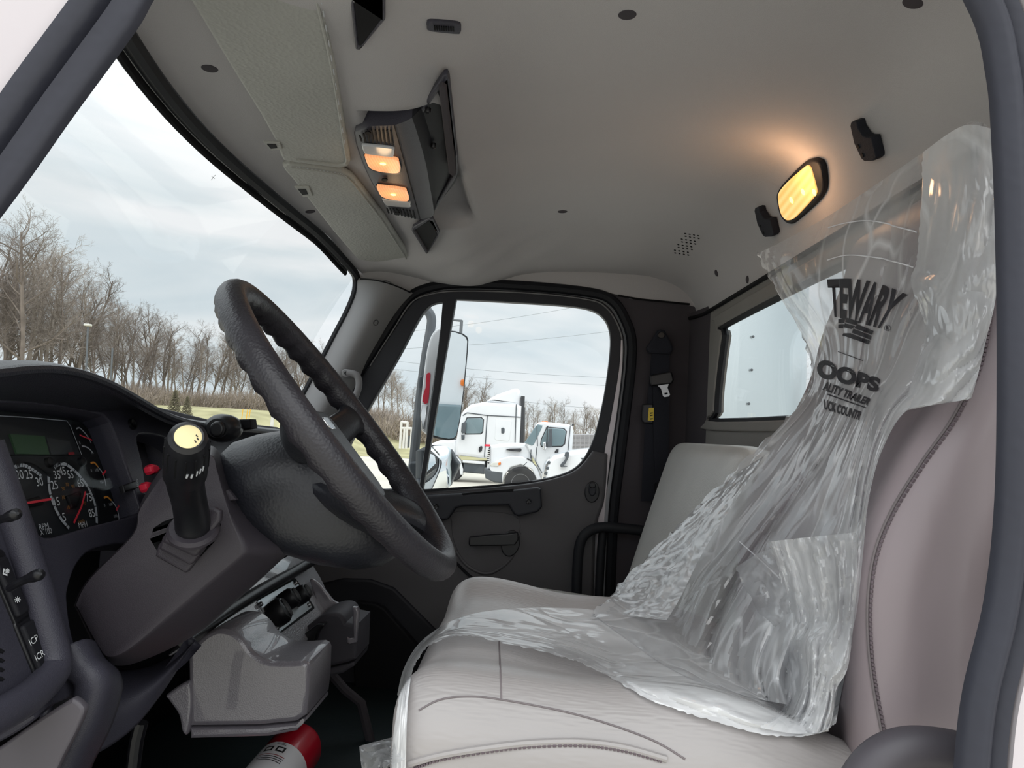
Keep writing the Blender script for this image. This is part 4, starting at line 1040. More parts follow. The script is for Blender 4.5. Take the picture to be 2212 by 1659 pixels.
# ------------------------------------------------------------------ fire extinguisher
fe = thing('fire_extinguisher', PZ(-.80).hit(600, 1720), 'red fire extinguisher with a white instruction label on the cab floor', 'fire extinguisher')
a0 = PY(1.62).hit(650, 1605); a1 = PY(1.47).hit(575, 1700)
dx = (a1 - a0).normalized()
lathe('cylinder', [(0, -.012), (.025, -.009), (.045, .002), (.052, .018), (.052, .30), (.04, .33), (.02, .34), (0, .345)], a0 + V((0.0, .0, .0)), dx, 'ext_red', fe, segs=32)
def fxy(h, a, r=.0525):
    u_ = (V((0, 0, 1)) - dx * dx.z).normalized(); v_ = dx.cross(u_)
    return a0 + dx * h + (u_ * math.cos(a) + v_ * math.sin(a)) * r
def fpatch(nm, h0, h1, a_0, a_1, m_, r): grid(nm, lambda u, v: fxy(lerp(h0, h1, u), lerp(a_0, a_1, v), r), 3, 14, m_, fe, smooth=True)
fpatch('instruction_label', .088, .28, -1.5, 1.5, 'label_white', .0526)
for k, (a_, b_) in enumerate(((-.34, .0), (.12, .46))):
    fpatch('pictogram', .104, .120, a_, b_, 'ink_black', .0529)
    fpatch('pictogram_inner', .108, .116, a_ + .07, b_ - .07, 'label_white', .0531)
for k in range(4): fpatch('print_line', .130 + .006 * k, .132 + .006 * k, -.5, .5 - .1 * (k % 2), 'ink_film' if k else 'ink_red', .0529)
for k in range(2): fpatch('print_line', .092 + .004 * k, .0935 + .004 * k, -.25, .1, 'ink_black', .0529)
# ------------------------------------------------------------------ overhead things
VP1 = PZ(.500)
def visor(nm, outline, label, stitch, clip, weld):
    v = thing(nm, VP1.hit(*outline[0]), label, 'sun visor', 'sun visors')
    o = plate('panel', Plane(VP1.o, (0, 0, -1), (0, -1, 0)), outline, .014, 'visor_vinyl', v, bevel=.005)
    tube('welt', [VP1.off(-.001).hit(*p) for p in stitch], .0022, 'visor_vinyl', v, segs=6)
    P = [VP1.off(-.0025).hit(*p) for p in sp([tuple(x) for x in weld], 12)]
    vs_, fs = [], []
    for i in range(0, len(P) - 1, 2):
        a, f = tube(None, [P[i], P[i].lerp(P[i + 1], .8)], .0009, None, segs=4); q = len(vs_); vs_ += a; fs += [tuple(x + q for x in g) for g in f]
    tag(mk('stitch_line', vs_, fs, 'ink_grey', v), kind='stuff')
    pl = Plane(VP1.o + V((0, 0, -.001)), (0, 0, -1), (0, -1, 0))
    plate('clip_plate', pl.off(.002), clip, .004, 'visor_vinyl', v, bevel=.0012)
    cx = sum(p[0] for p in clip) / len(clip); cy = sum(p[1] for p in clip) / len(clip)
    plate('clip_slot', pl.off(.003), [((x - cx) * .55 + cx - 3, (y - cy) * .55 + cy) for x, y in clip], .003, 'black_matte', v)
    return v
v1o = [(320, -150), (410, 0), (500, 148), (563, 248), (598, 310), (606, 336), (612, 347), (640, 352), (735, 364), (752, 360), (757, 350), (752, 320), (725, 150), (692, 0), (660, -150)]
visor('sun_visor', v1o, 'grey stitched driver sun visor, the larger one nearer the camera', [tuple(p) for p in sp([(655, -140), (684, 0), (717, 150), (744, 320), (748, 346), (738, 355), (700, 352), (640, 345)], 6)], [(569, 308), (604, 309), (610, 323), (585, 326)], [(690, -20), (720, 150), (746, 320)])
v2o = [(610, 360), (625, 356), (680, 362), (738, 371), (762, 384), (785, 412), (830, 470), (880, 548), (904, 588), (896, 592), (868, 592), (840, 586), (822, 577), (806, 582), (790, 580), (772, 560), (720, 500), (665, 430), (630, 385), (616, 370)]
visor('sun_visor', v2o, 'grey passenger sun visor folded up beside the overhead lamps', [tuple(p) for p in sp([(630, 362), (680, 368), (735, 377), (757, 390), (780, 418), (824, 475), (874, 553), (894, 586)], 6)], [(636, 404), (667, 404), (676, 424), (655, 427)], [(640, 361), (690, 368), (735, 375), (750, 384)])

# overhead console with four lamps
oc = thing('overhead_console', PZ(.56).hit(870, 370), 'dark grey overhead console with two lit reading lamps and a tray', 'overhead console')
def row(pts, z, zend=.585, n=6):
    P = [PZ(z).hit(*p) for p in sp(pts, n)]
    return P
rws = [([(765, 288), (772, 320), (795, 378), (830, 442), (842, 456), (858, 463)], .506), ([(768, 284), (776, 318), (799, 376), (832, 439), (845, 454), (860, 463)], .497), ([(800, 272), (815, 310), (838, 372), (862, 435), (872, 455), (880, 468)], .495), ([(851, 271), (862, 310), (880, 370), (897, 430), (903, 455), (907, 474)], .494), ([(876, 262), (888, 300), (906, 362), (921, 420), (928, 450), (932, 470)], .496), ([(890, 254), (902, 290), (919, 350), (930, 410), (935, 438), (938, 462)], .502), ([(901, 243), (914, 285), (930, 345), (938, 405), (938, 430), (938, 452)], .510), ([(912, 232), (926, 280), (945, 345), (950, 400), (946, 425), (942, 446)], .522), ([(958, 166), (972, 230), (984, 310), (988, 372), (985, 390), (975, 405)], .532)]
RWS = []
for pts, z in rws:
    P = row(pts, z)
    RWS.append([V((P[0].x, P[0].y - .006, E + .60))] + P + [V((P[-1].x, P[-1].y + .006, E + .60))])
RWS = [[V((p.x - .004, p.y, E + .60)) for p in RWS[0]]] + RWS + [[V((p.x + .01, p.y, E + .60)) for p in RWS[-1]]]
loft('body', RWS[:7], 'dash', oc, closed=False, smooth=True, angle=60)
loft('tray', RWS[6:], 'dash_inner', oc, closed=False, smooth=True, angle=40)
co1 = crop(740, 140, 3.95)
OP = Plane(PZ(.494).o, (0, 0, -1), (0, -1, 0))
plate('tray_bar', Plane(PZ(.512).o, (0, 0, -1), (0, -1, 0)), co1([(820, 210), (850, 185), (885, 210), (970, 940), (940, 960), (905, 930)]), .018, 'wall_dark', oc, bevel=.003)
plate('tray_rim', Plane(PZ(.520).o, (0, 0, -1), (0, -1, 0)), co1([(560, 480), (640, 400), (860, 100), (895, 93), (912, 130), (985, 800), (985, 930), (950, 1000), (780, 1260), (740, 1290)]), .012, 'dash', oc, holes=[co1([(640, 480), (700, 400), (850, 190), (890, 150), (940, 620), (962, 930), (920, 985), (790, 1190), (770, 1200)])], bevel=.003)
for x, y in ((728, 390), (775, 690)): screw(Plane(PZ(.516).o, (0, 0, -1), (0, -1, 0)), *co1([(x, y)])[0], .005, 'black_plastic', oc)
for k in range(9):
    x0 = 140 + 33 * k; y0 = 590 - (k > 1) * 30 + (k == 0) * 20
    plate('speaker_slot', OP.off(.0025), co1([(x0, y0), (x0 + 12, y0), (x0 + 30, 655 + 4 * k), (x0 + 16, 655 + 4 * k)]), .002, 'black_matte', oc)
    x1 = 372 + 28 * k; y1 = 1225 + 3 * k
    plate('speaker_slot', OP.off(.0025), co1([(x1, y1), (x1 + 10, y1), (x1 + 28, y1 + 55 + (k - 4) * 3), (x1 + 16, y1 + 55 + (k - 4) * 3)]), .002, 'black_matte', oc)
plate('console_seam', OP.off(.0022), co1([(438, 520), (444, 520), (664, 1318), (656, 1318)]), .001, 'black_matte', oc)
for x, y in ((215, 585), (358, 985), (465, 1272)): plate('hole', OP.off(.003), co1(ell(x, y, 26, 12)), .002, 'black_matte', oc)
def lensp(pts, off): return [tuple(p) for p in sp(co1(pts), 3, True)]
for nm, pts in (('lamp_switch', [(165, 700), (190, 692), (420, 715), (440, 745), (435, 780), (410, 790), (210, 765), (180, 745)]), ('lamp_switch', [(345, 1165), (360, 1155), (560, 1175), (577, 1200), (570, 1220), (410, 1208), (370, 1200)])):
    plate(nm, OP.off(.005), lensp(pts, 0), .006, 'clear_switch', oc, bevel=.002)
for nm, pts, bc in (('lamp_lens', [(190, 790), (215, 785), (450, 808), (485, 850), (492, 900), (465, 928), (330, 918), (240, 890), (210, 850)], (345, 845)), ('lamp_lens', [(290, 1045), (330, 1042), (520, 1065), (555, 1100), (565, 1150), (540, 1168), (400, 1150), (330, 1125), (305, 1085)], (433, 1108))):
    plate(nm + '_frame', OP.off(.0035), [((x - bc[0] / 3.95 - 740) * 1.06 + bc[0] / 3.95 + 740, (y - bc[1] / 3.95 - 140) * 1.10 + bc[1] / 3.95 + 140) for x, y in lensp(pts, 0)], .004, 'black_plastic', oc, bevel=.001)
    ln = plate(nm, OP.off(.006), lensp(pts, 0), .006, 'lamp_warm', oc, bevel=.002)
    q = OP.off(.0065).hit(*co1([bc])[0])
    lathe('bulb_glow', [(0, .002), (.003, .0018), (.0055, .0008), (.006, 0)], q, OP.n, 'lamp_bulb', ln, segs=16)
    ld = bpy.data.lights.new('reading_lamp_light', 'POINT'); ld.energy = .05; ld.color = (1, .66, .36); ld.shadow_soft_size = .015
    lo = bpy.data.objects.new('reading_lamp_light', ld); COL.objects.link(lo); lo.location = q + OP.n * .03

# two recessed storage bins beside the console
def bin_(outer, inner, z, label, dz):
    b = thing('overhead_bin', PZ(z).hit(*outer[0]), label, 'storage bin', 'overhead bins')
    pl = Plane(PZ(z).o, (0, 0, -1), (0, -1, 0))
    plate('bezel', pl, outer, .010, 'dash', b, holes=[inner], bevel=.003)
    P = [pl.hit(*p) for p in inner]; cen = sum(P, V()) / len(P)
    rings = [P, [p + V((-.02, 0, .05)) for p in P], [cen + (p - cen) * .8 + V((-.035, 0, .075)) for p in P]]
    loft('well', rings, 'black_matte', b, smooth=False)
    tube('lip', [P[i].lerp(P[0], 0) + V((0, 0, -.002)) for i in (0, -1)], .003, 'wall_dark', b, segs=6)
bin_([(748, -60), (756, 0), (768, 108), (778, 110), (832, 45), (832, 0), (826, -60)], [(757, -50), (765, 0), (775, 98), (780, 98), (822, 42), (824, 0), (818, -50)], .499, 'dark storage bin in the headliner near the driver visor', 0)
bin_(co1([(590, 1420), (600, 1390), (740, 1310), (770, 1315), (830, 1440), (820, 1470), (720, 1618), (705, 1605)]), co1([(618, 1412), (740, 1330), (760, 1335), (805, 1450), (730, 1585), (722, 1580)]), .494, 'dark storage bin in the headliner beyond the overhead lamps', 0)

# slim microphone grille
p, n = on(CB, 960, 60); MP = Plane(p + n * .004, n, (0, -1, 0))
mg = thing('microphone_grille', p, 'slim dark ribbed vent strip on the front of the ceiling', 'vent')
plate('bezel', MP, [tuple(q) for q in sp([(924, 52), (932, 46), (990, 51), (997, 60), (995, 72), (985, 75), (930, 69), (924, 62)], 3, True)], .006, 'dash', mg, bevel=.002)
for k in range(9): plate('rib', MP.off(.0015), [(938 + 5 * k, 57 + .3 * k), (941 + 5 * k, 57 + .3 * k), (941.5 + 5 * k, 66 + .3 * k), (938.5 + 5 * k, 66 + .3 * k)], .002, 'black_matte', mg)
# headliner buttons
for k, (px, py, lab) in enumerate(((1355, 32, 'round headliner button nearest the camera above the driver seat'), (1215, 457, 'round headliner button over the passenger side near the window'), (453, 148, 'oval dimple in the trim ahead of the driver visor'), (670, 457, 'oval dimple in the trim ahead of the passenger visor'), (1972, 6, 'round headliner button at the rear edge beside the driver door seal'))):
    p, n = on(CB, px, py)
    if not p: continue
    b = lathe('headliner_button', [(0, .0012), (.008, .0012), (.012, .0008), (.0135, -.001)], p, n, 'wall_dark', None, segs=20)
    tag(b, lab, 'button', 'headliner buttons')
# perforated loudspeaker patch: rows of pin holes
cs = crop(1400, 0, 2.676)
ph = thing('speaker_patch', on(CB, 1485, 527)[0], 'perforated loudspeaker patch in the headliner by the rear corner', 'speaker')
for r_ in range(8):
    for c_ in range(4):
        px, py = cs([(215 + 25 * c_ - 10 * r_ + (12 if r_ % 2 else 0), 1350 + 4 * c_ + 16 * r_)])[0]
        p, n = on(CB, px, py)
        if p: lathe('pin_hole', [(0, .0006), (.0032, .0005), (.0034, -.001)], p, n, 'black_matte', ph, segs=8)

# coat hooks
def coat(px, py, s, label):
    p, n = on(CB, px, py)
    pl = Plane(p + n * .002, n, (0, 0, 1))
    h = thing('coat_hook', p, label, 'coat hook', 'coat hooks')
    hk = crop(1400, 0, 2.676)
    pts = [(1168, 730), (1172, 710), (1190, 700), (1206, 705), (1212, 740), (1240, 785), (1260, 795), (1290, 795), (1318, 900), (1318, 915), (1300, 932), (1250, 935), (1232, 920), (1190, 830)]
    cx, cy = 1243, 818
    o = [(px + (x - cx) / 2.676 * s, py + (y - cy) / 2.676 * s) for x, y in pts]
    plate('hook_body', pl.off(.016), o, .016, 'belt', h, bevel=.0018)
    for x, y in ((1216, 850), (1240, 900)):
        q = pl.off(.0165).hit(px + (x - cx) / 2.676 * s, py + (y - cy) / 2.676 * s)
        lathe('screw', [(0, .001), (.003, .0008), (.0038, 0)], q, pl.n, 'black_matte', h, segs=12)
coat(1864, 305, 1.0, 'black coat hook on the rear trim nearer the driver door')
coat(1650, 480, .74, 'black coat hook on the rear trim left of the lit dome lamp')
# dome lamp
p, n = on(CB, 1725, 415)
DLP = Plane(p + n * .012, n, (0, 0, 1))
dl = thing('dome_lamp', p, 'lit amber dome lamp on the rear ceiling trim', 'dome lamp')
outer = cs([(738, 1140), (752, 1095), (800, 1035), (890, 945), (930, 925), (965, 925), (995, 955), (1015, 1075), (1005, 1125), (965, 1180), (850, 1285), (815, 1297), (785, 1283), (755, 1235)])
lens = cs([(748, 1140), (762, 1100), (810, 1045), (890, 975), (915, 958), (932, 965), (945, 1000), (970, 1095), (965, 1125), (940, 1160), (850, 1255), (810, 1275), (785, 1265), (762, 1225)])
plate('housing', DLP, [tuple(q) for q in sp(outer, 3, True)], .022, 'dash_inner', dl, bevel=.005)
ln = plate('lens', DLP.off(.003), [tuple(q) for q in sp(lens, 3, True)], .006, 'dome_warm', dl, bevel=.002)
for x, y in ((828, 1158), (895, 1110), (960, 1112)):
    q = DLP.off(.0035).hit(*cs([(x, y)])[0])
    lathe('bulb_glow', [(0, .002), (.004, .0016), (.007, 0)], q, DLP.n, 'dome_bulb', ln, segs=16)
ld = bpy.data.lights.new('dome_lamp_light', 'POINT'); ld.energy = .35; ld.color = (1, .55, .28); ld.shadow_soft_size = .03
lo = bpy.data.objects.new('dome_lamp_light', ld); COL.objects.link(lo); lo.location = DLP.off(.045).hit(1700, 392)
# ------------------------------------------------------------------ clear plastic seat cover
random.seed(4)
fc = thing('plastic_seat_cover', (.2, 1.0, E - .28), 'crumpled clear plastic film with black print over the driver seat', 'seat cover')
def seat_t(d):
    ts = []
    for b in (B_SC, B_SB):
        p, n_, i, t = b.ray_cast(C0, d)
        if p: ts.append(t)
    return min(ts) if ts else None
def ridge(x, y, s=0.0):
    return 1 - 2 * abs(NZ.noise(V((x, y, s))))
def film_sheet(name, rows, nu, nv, mat, disp, clear=.012, jag=None, cols=None, hug=None):
    """rows: [(px, py, Y) control points from one side to the other], spline both ways."""
    m = len(rows[0])
    cols_ = [sp([V(r[i]) for r in rows], 8) for i in range(m)]
    K = len(cols_[0]) - 1
    def f(u, v):
        k = v * K; i = min(int(k), K - 1)
        ctl = [c[i].lerp(c[i + 1], k - i) for c in cols_]
        if m == 2: q = ctl[0].lerp(ctl[1], u)
        else:
            s = u * (m - 1); j = min(int(s), m - 2); t = s - j
            a, b, c, d = ctl[max(j - 1, 0)], ctl[j], ctl[j + 1], ctl[min(j + 2, m - 1)]
            q = 0.5 * ((2 * b) + (c - a) * t + (2 * a - 5 * b + 4 * c - d) * t * t + (3 * b - a - 3 * c + d) * t ** 3)
        if jag and u < .001: q = q + V((jag * random.uniform(-1, 1), jag * random.uniform(-1, 1), 0))
        d = ray(q.x, q.y); d.normalize()
        P = PY(q.z).hit(q.x, q.y); t = (P - C0).length
        st_ = seat_t(d)
        if st_ is not None and hug is not None: t = min(t, st_ - hug)
        dd = disp(u, v)
        t += dd
        if st_ is not None: t = min(t, st_ - clear - max(0, dd) * .2)
        return C0 + d * t
    return grid(name, f, nu, nv, mat, fc, smooth=True, angle=28)
drape = [[(1637, 548, 1.22), (1790, 466, 1.12), (1990, 332, .95), (2095, 264, .86), (2156, 285, .80)],
         [(1650, 575, 1.22), (1800, 520, 1.08), (1980, 440, .93), (2090, 380, .84), (2160, 400, .79)],
         [(1682, 640, 1.21), (1810, 610, 1.06), (1960, 570, .92), (2070, 540, .82), (2160, 540, .78)],
         [(1735, 730, 1.19), (1820, 705, 1.05), (1920, 690, .93), (2040, 690, .82), (2140, 690, .78)],
         [(1752, 800, 1.18), (1815, 790, 1.05), (1895, 790, .94), (1980, 800, .83), (2080, 820, .78)],
         [(1735, 862, 1.20), (1795, 860, 1.06), (1860, 865, .94), (1910, 875, .84), (1960, 885, .78)],
         [(1660, 945, 1.24), (1750, 940, 1.09), (1820, 945, .95), (1870, 960, .85), (1905, 975, .78)],
         [(1560, 1045, 1.28), (1690, 1045, 1.11), (1770, 1050, .96), (1840, 1065, .85), (1876, 1085, .775)],
         [(1450, 1150, 1.30), (1610, 1155, 1.12), (1720, 1170, .97), (1810, 1190, .85), (1863, 1210, .77)],
         [(1355, 1248, 1.30), (1520, 1280, 1.12), (1660, 1300, .97), (1780, 1320, .85), (1848, 1335, .77)],
         [(1285, 1318, 1.26), (1450, 1390, 1.10), (1600, 1430, .96), (1740, 1455, .85), (1812, 1475, .77)],
         [(1288, 1332, 1.20), (1450, 1445, 1.02), (1600, 1500, .92), (1735, 1528, .83), (1802, 1538, .775)]]
def dd(u, v):
    s = u * 7.5 + 1.3 * NZ.noise(V((u * 2, v * 3, 3.1)))
    a = .014 + .016 * sm((v - .45) / .3)
    w = (ridge(s, v * 1.0, 1) ** 3 if ridge(s, v * 1.0, 1) > 0 else ridge(s, v * 1.0, 1)) * a * 1.2 + ridge(s * 2.1 + 5, v * 1.4 + 2, 7) * .005 
    return w
DR = film_sheet('front_drape', drape, 90, 80, 'film', dd, jag=5.0)
flap = [[(1992, 330, .90), (2080, 272, .80), (2150, 280, .765)],
        [(1990, 430, .88), (2080, 410, .77), (2156, 420, .745)],
        [(1980, 560, .87), (2075, 555, .76), (2157, 560, .74)],
        [(1968, 612, .86), (2065, 640, .75), (2150, 650, .735)],
        [(1998, 705, .84), (2060, 720, .75), (2130, 735, .735)],
        [(1985, 770, .83), (2045, 785, .74), (2115, 800, .73)],
        [(1960, 850, .82), (2020, 862, .745), (2100, 855, .73)],
        [(1932, 893, .81), (2000, 878, .75), (2093, 863, .735)]]
film_sheet('shoulder_flap', flap, 60, 90, 'film_flap', lambda u, v: ridge(u * 3 + v * 2, v * 5, 2) * .012 * sm(v / .3) + ridge(u * 9, v * 14, 5) * .003, jag=1.5)
lap = [[(876, 1545, .90), (866, 1520, 1.0), (858, 1500, 1.08)], [(882, 1480, .86), (874, 1460, .98), (872, 1445, 1.12)], [(898, 1432, .86), (900, 1410, 1.0), (905, 1390, 1.18)], [(930, 1392, .88), (945, 1370, 1.0), (962, 1348, 1.2)], [(1000, 1373, .9), (1010, 1350, 1.05), (1025, 1325, 1.22)],
       [(1100, 1391, .9), (1100, 1350, 1.05), (1105, 1315, 1.22)], [(1215, 1418, .88), (1215, 1370, 1.05), (1200, 1313, 1.22)], [(1300, 1452, .86), (1300, 1395, 1.03), (1300, 1322, 1.22)], [(1400, 1510, .84), (1410, 1440, 1.0), (1420, 1375, 1.2)],
       [(1510, 1548, .82), (1520, 1480, 1.0), (1530, 1420, 1.15)], [(1650, 1587, .78), (1660, 1525, .95), (1650, 1460, 1.1)], [(1755, 1588, .765), (1760, 1530, .92), (1750, 1465, 1.08)], [(1806, 1562, .765), (1815, 1510, .88), (1828, 1445, 1.05)]]
film_sheet('lap_sheet', lap, 50, 150, 'film_lap', lambda u, v: ridge(u * 4 + v * 9, v * 5 - u * 3, 4) * .006 + ridge(u * 9 - v * 10, v * 34, 8) * .0028 - .012 * math.exp(-((u - .25) / .12) ** 2), clear=.007, jag=2.0, hug=.008)
front = [[(848, 1700, .93), (862, 1702, .90), (877, 1700, .88)], [(846, 1625, .95), (862, 1628, .92), (877, 1635, .88)], [(856, 1545, .98), (866, 1550, .93), (879, 1555, .88)], [(868, 1475, 1.05), (874, 1485, .95), (884, 1490, .87)], [(885, 1420, 1.1), (888, 1435, .97), (894, 1440, .87)], [(920, 1375, 1.15), (912, 1395, 1.0), (915, 1405, .88)]]
film_sheet('front_drop', front, 16, 60, 'film_flap', lambda u, v: ridge(u * 5, v * 4, 6) * .008 + ridge(u * 3, v * 16, 3) * .003)
tail = [[(776, 1612, .93), (800, 1605, .90), (850, 1592, .92)], [(780, 1650, .90), (815, 1630, .88), (858, 1625, .90)], [(790, 1720, .90), (830, 1665, .87), (876, 1640, .88)]]
film_sheet('floor_tail', tail, 24, 24, 'film_flap', lambda u, v: ridge(u * 3, v * 3, 2) * .012)
knot = [[(1660, 1170, .93), (1750, 1160, .84), (1850, 1150, .765)], [(1690, 1260, .93), (1770, 1250, .83), (1852, 1240, .76)], [(1705, 1340, .92), (1780, 1335, .82), (1845, 1330, .755)], [(1690, 1400, .92), (1760, 1390, .80), (1832, 1440, .75)], [(1700, 1460, .9), (1760, 1455, .79), (1806, 1490, .75)], [(1690, 1530, .88), (1750, 1525, .79), (1800, 1540, .75)], [(1640, 1572, .86), (1720, 1585, .78), (1790, 1580, .75)]]
film_sheet('crumpled_corner', knot, 60, 80, 'film_lap', lambda u, v: ridge(u * 6 + v, v * 3, 12) * .016 + ridge(u * 12, v * 14, 15) * .005, jag=3)
fold = [[(1590, 1225, 1.05), (1650, 1190, .98), (1700, 1185, .93)], [(1620, 1300, 1.02), (1680, 1290, .95), (1722, 1280, .90)], [(1650, 1380, 1.0), (1700, 1370, .93), (1735, 1360, .88)], [(1700, 1450, .95), (1730, 1440, .9), (1760, 1420, .86)]]
film_sheet('inner_fold', fold, 30, 40, 'film_flap', lambda u, v: ridge(u * 4, v * 5, 22) * .012, jag=2)
left = [[(1600, 1015, 1.25), (1650, 985, 1.12)], [(1500, 1105, 1.27), (1590, 1080, 1.12)], [(1405, 1200, 1.28), (1520, 1190, 1.12)], [(1330, 1280, 1.26), (1470, 1290, 1.1)], [(1285, 1320, 1.22), (1440, 1340, 1.08)]]
film_sheet('torn_edge', left, 30, 90, 'film', lambda u, v: ridge(u * 5, v * 16, 31) * .009, jag=6)
# heat-seal lines of the bag
B_DR = bvh(DR)
for pts in ([(1792, 493), (1830, 483), (1880, 478), (1930, 488), (1984, 503)], [(1790, 562), (1830, 552), (1880, 555), (1930, 565), (1975, 578)], [(1600, 1172), (1660, 1225), (1712, 1275)]):
    P = [on(B_DR, p.x, p.y, .002)[0] for p in sp(pts, 6)]
    P = [p for p in P if p]
    if len(P) > 3: tube('heat_seal', P, .0009, 'label_white', fc, segs=5)
# black print on the film
def on_film(px, py):
    p, n_ = on(B_DR, px, py)
    if p is None: return None
    return p - ray(px, py).normalized() * .004
def film_print(name, s, fn, bold=.045):
    cu = bpy.data.curves.new(name, 'FONT'); cu.body = s; cu.size = 1.0; cu.align_x = 'LEFT'; cu.resolution_u = 4; cu.offset = bold
    ob = bpy.data.objects.new(name, cu); me = bpy.data.meshes.new_from_object(ob); bpy.data.objects.remove(ob)
    bm = bmesh.new(); bm.from_mesh(me)
    bmesh.ops.triangulate(bm, faces=bm.faces[:])
    for _ in range(2): bmesh.ops.subdivide_edges(bm, edges=[e_ for e_ in bm.edges if e_.calc_length() > .12], cuts=1)
    x0 = min(v.co.x for v in bm.verts); x1 = max(v.co.x for v in bm.verts); y0 = min(v.co.y for v in bm.verts); y1 = max(v.co.y for v in bm.verts)
    bad = []
    for v in bm.verts:
        q = on_film(*fn((v.co.x - x0) / (x1 - x0), (v.co.y - y0) / (y1 - y0)))
        if q is None: bad.append(v)
        else: v.co = q
    bmesh.ops.delete(bm, geom=bad, context='VERTS')
    bm.to_mesh(me); bm.free(); me.name = name
    return link_mesh(name, me, 'ink_film', fc, smooth=False)
def quad(tl, tr, bl, br, bow=0.0):
    tl, tr, bl, br = V(tl), V(tr), V(bl), V(br)
    def f(x, y):
        p = bl.lerp(br, x).lerp(tl.lerp(tr, x), y); p.y -= bow * math.sin(math.pi * x) * y
        return p.x, p.y
    return f
film_print('print_wordmark', 'TEWARY', quad((1786, 603), (1960, 636), (1796, 683), (1908, 712), 14))
film_print('print_line', 'OOPS', quad((1768, 772), (1904, 818), (1762, 814), (1896, 848)), .055)
film_print('print_line', 'ALITY TRAILER', quad((1782, 823), (1884, 862), (1776, 842), (1874, 876)))
film_print('print_line', 'UCK COUNTR', quad((1780, 862), (1864, 890), (1780, 884), (1856, 908)))
def film_quad(nm, q4, nx=8):
    tl, tr, br_, bl_ = [V(q) for q in q4]
    vs_, fs = [], []
    for i in range(nx + 1):
        for j in range(3):
            p = tl.lerp(tr, i / nx).lerp(bl_.lerp(br_, i / nx), j / 2); q = on_film(p.x, p.y)
            vs_.append(q if q else V((0, 0, 0)))
    for i in range(nx):
        for j in range(2): fs.append((i * 3 + j, i * 3 + j + 1, i * 3 + 4 + j, i * 3 + 3 + j))
    mk(nm, vs_, fs, 'ink_film', fc, smooth=False)
cw = crop(1750, 570, 4.608)
for q4 in ([(280, 550), (345, 545), (340, 590), (280, 592)], [(360, 535), (480, 572), (460, 612), (350, 580)], [(280, 602), (340, 600), (330, 640), (280, 642)], [(345, 590), (450, 620), (410, 650), (335, 630)], [(470, 600), (632, 668), (615, 705), (440, 640)], [(430, 645), (610, 715), (600, 755), (415, 685)], [(330, 690), (405, 690), (595, 765), (575, 800), (320, 712)][:2] + [(590, 765), (575, 800)][:0] + [(480, 765), (320, 712)], [(410, 695), (595, 765), (578, 800), (470, 762)]):
    film_quad('print_stripe', cw(q4))
film_quad('print_rule', cw([(275, 868), (530, 962), (530, 970), (275, 876)]), 14)
film_quad('print_rule', cw([(170, 1290), (555, 1425), (553, 1437), (170, 1304)]), 14)
film_print('print_mark', 'R', quad(*[cw([q])[0] for q in ((757, 615), (785, 622), (752, 655), (780, 660))]))
for k in range(16):
    a, b = 2 * math.pi * k / 16, 2 * math.pi * (k + 1) / 16
    film_quad('print_mark_ring', cw([(770 + 34 * math.cos(a), 638 + 32 * math.sin(a)), (770 + 34 * math.cos(b), 638 + 32 * math.sin(b)), (770 + 29 * math.cos(b), 638 + 27 * math.sin(b)), (770 + 29 * math.cos(a), 638 + 27 * math.sin(a))]), 2)
# ------------------------------------------------------------------ outdoors
random.seed(11)
gnd = grid('ground', lambda u, v: V((lerp(-160, 120, u), lerp(-60, 170, v), 0)), 20, 20, 'tarmac')
tag(gnd, 'pale concrete parking lot', 'ground', kind='structure')
def terr(x, y):
    y0 = lerp(34, 46.5, sm((x + 20) / 10))
    return sm((y - y0) / 17) * 2.5 * (.36 + .64 * sm((-x - 5) / 12)) + .02
def lawn_pt(u, v):
    x = lerp(-150, 110, u); y = lerp(lerp(35, 47, sm((x + 20) / 10)), 160, v * v)
    return V((x, y, terr(x, y)))
lawn = grid('ground_lawn', lawn_pt, 130, 50, 'grass', smooth=True, angle=80)
tag(lawn, 'pale winter grass bank rising to the wood', 'lawn', kind='structure')

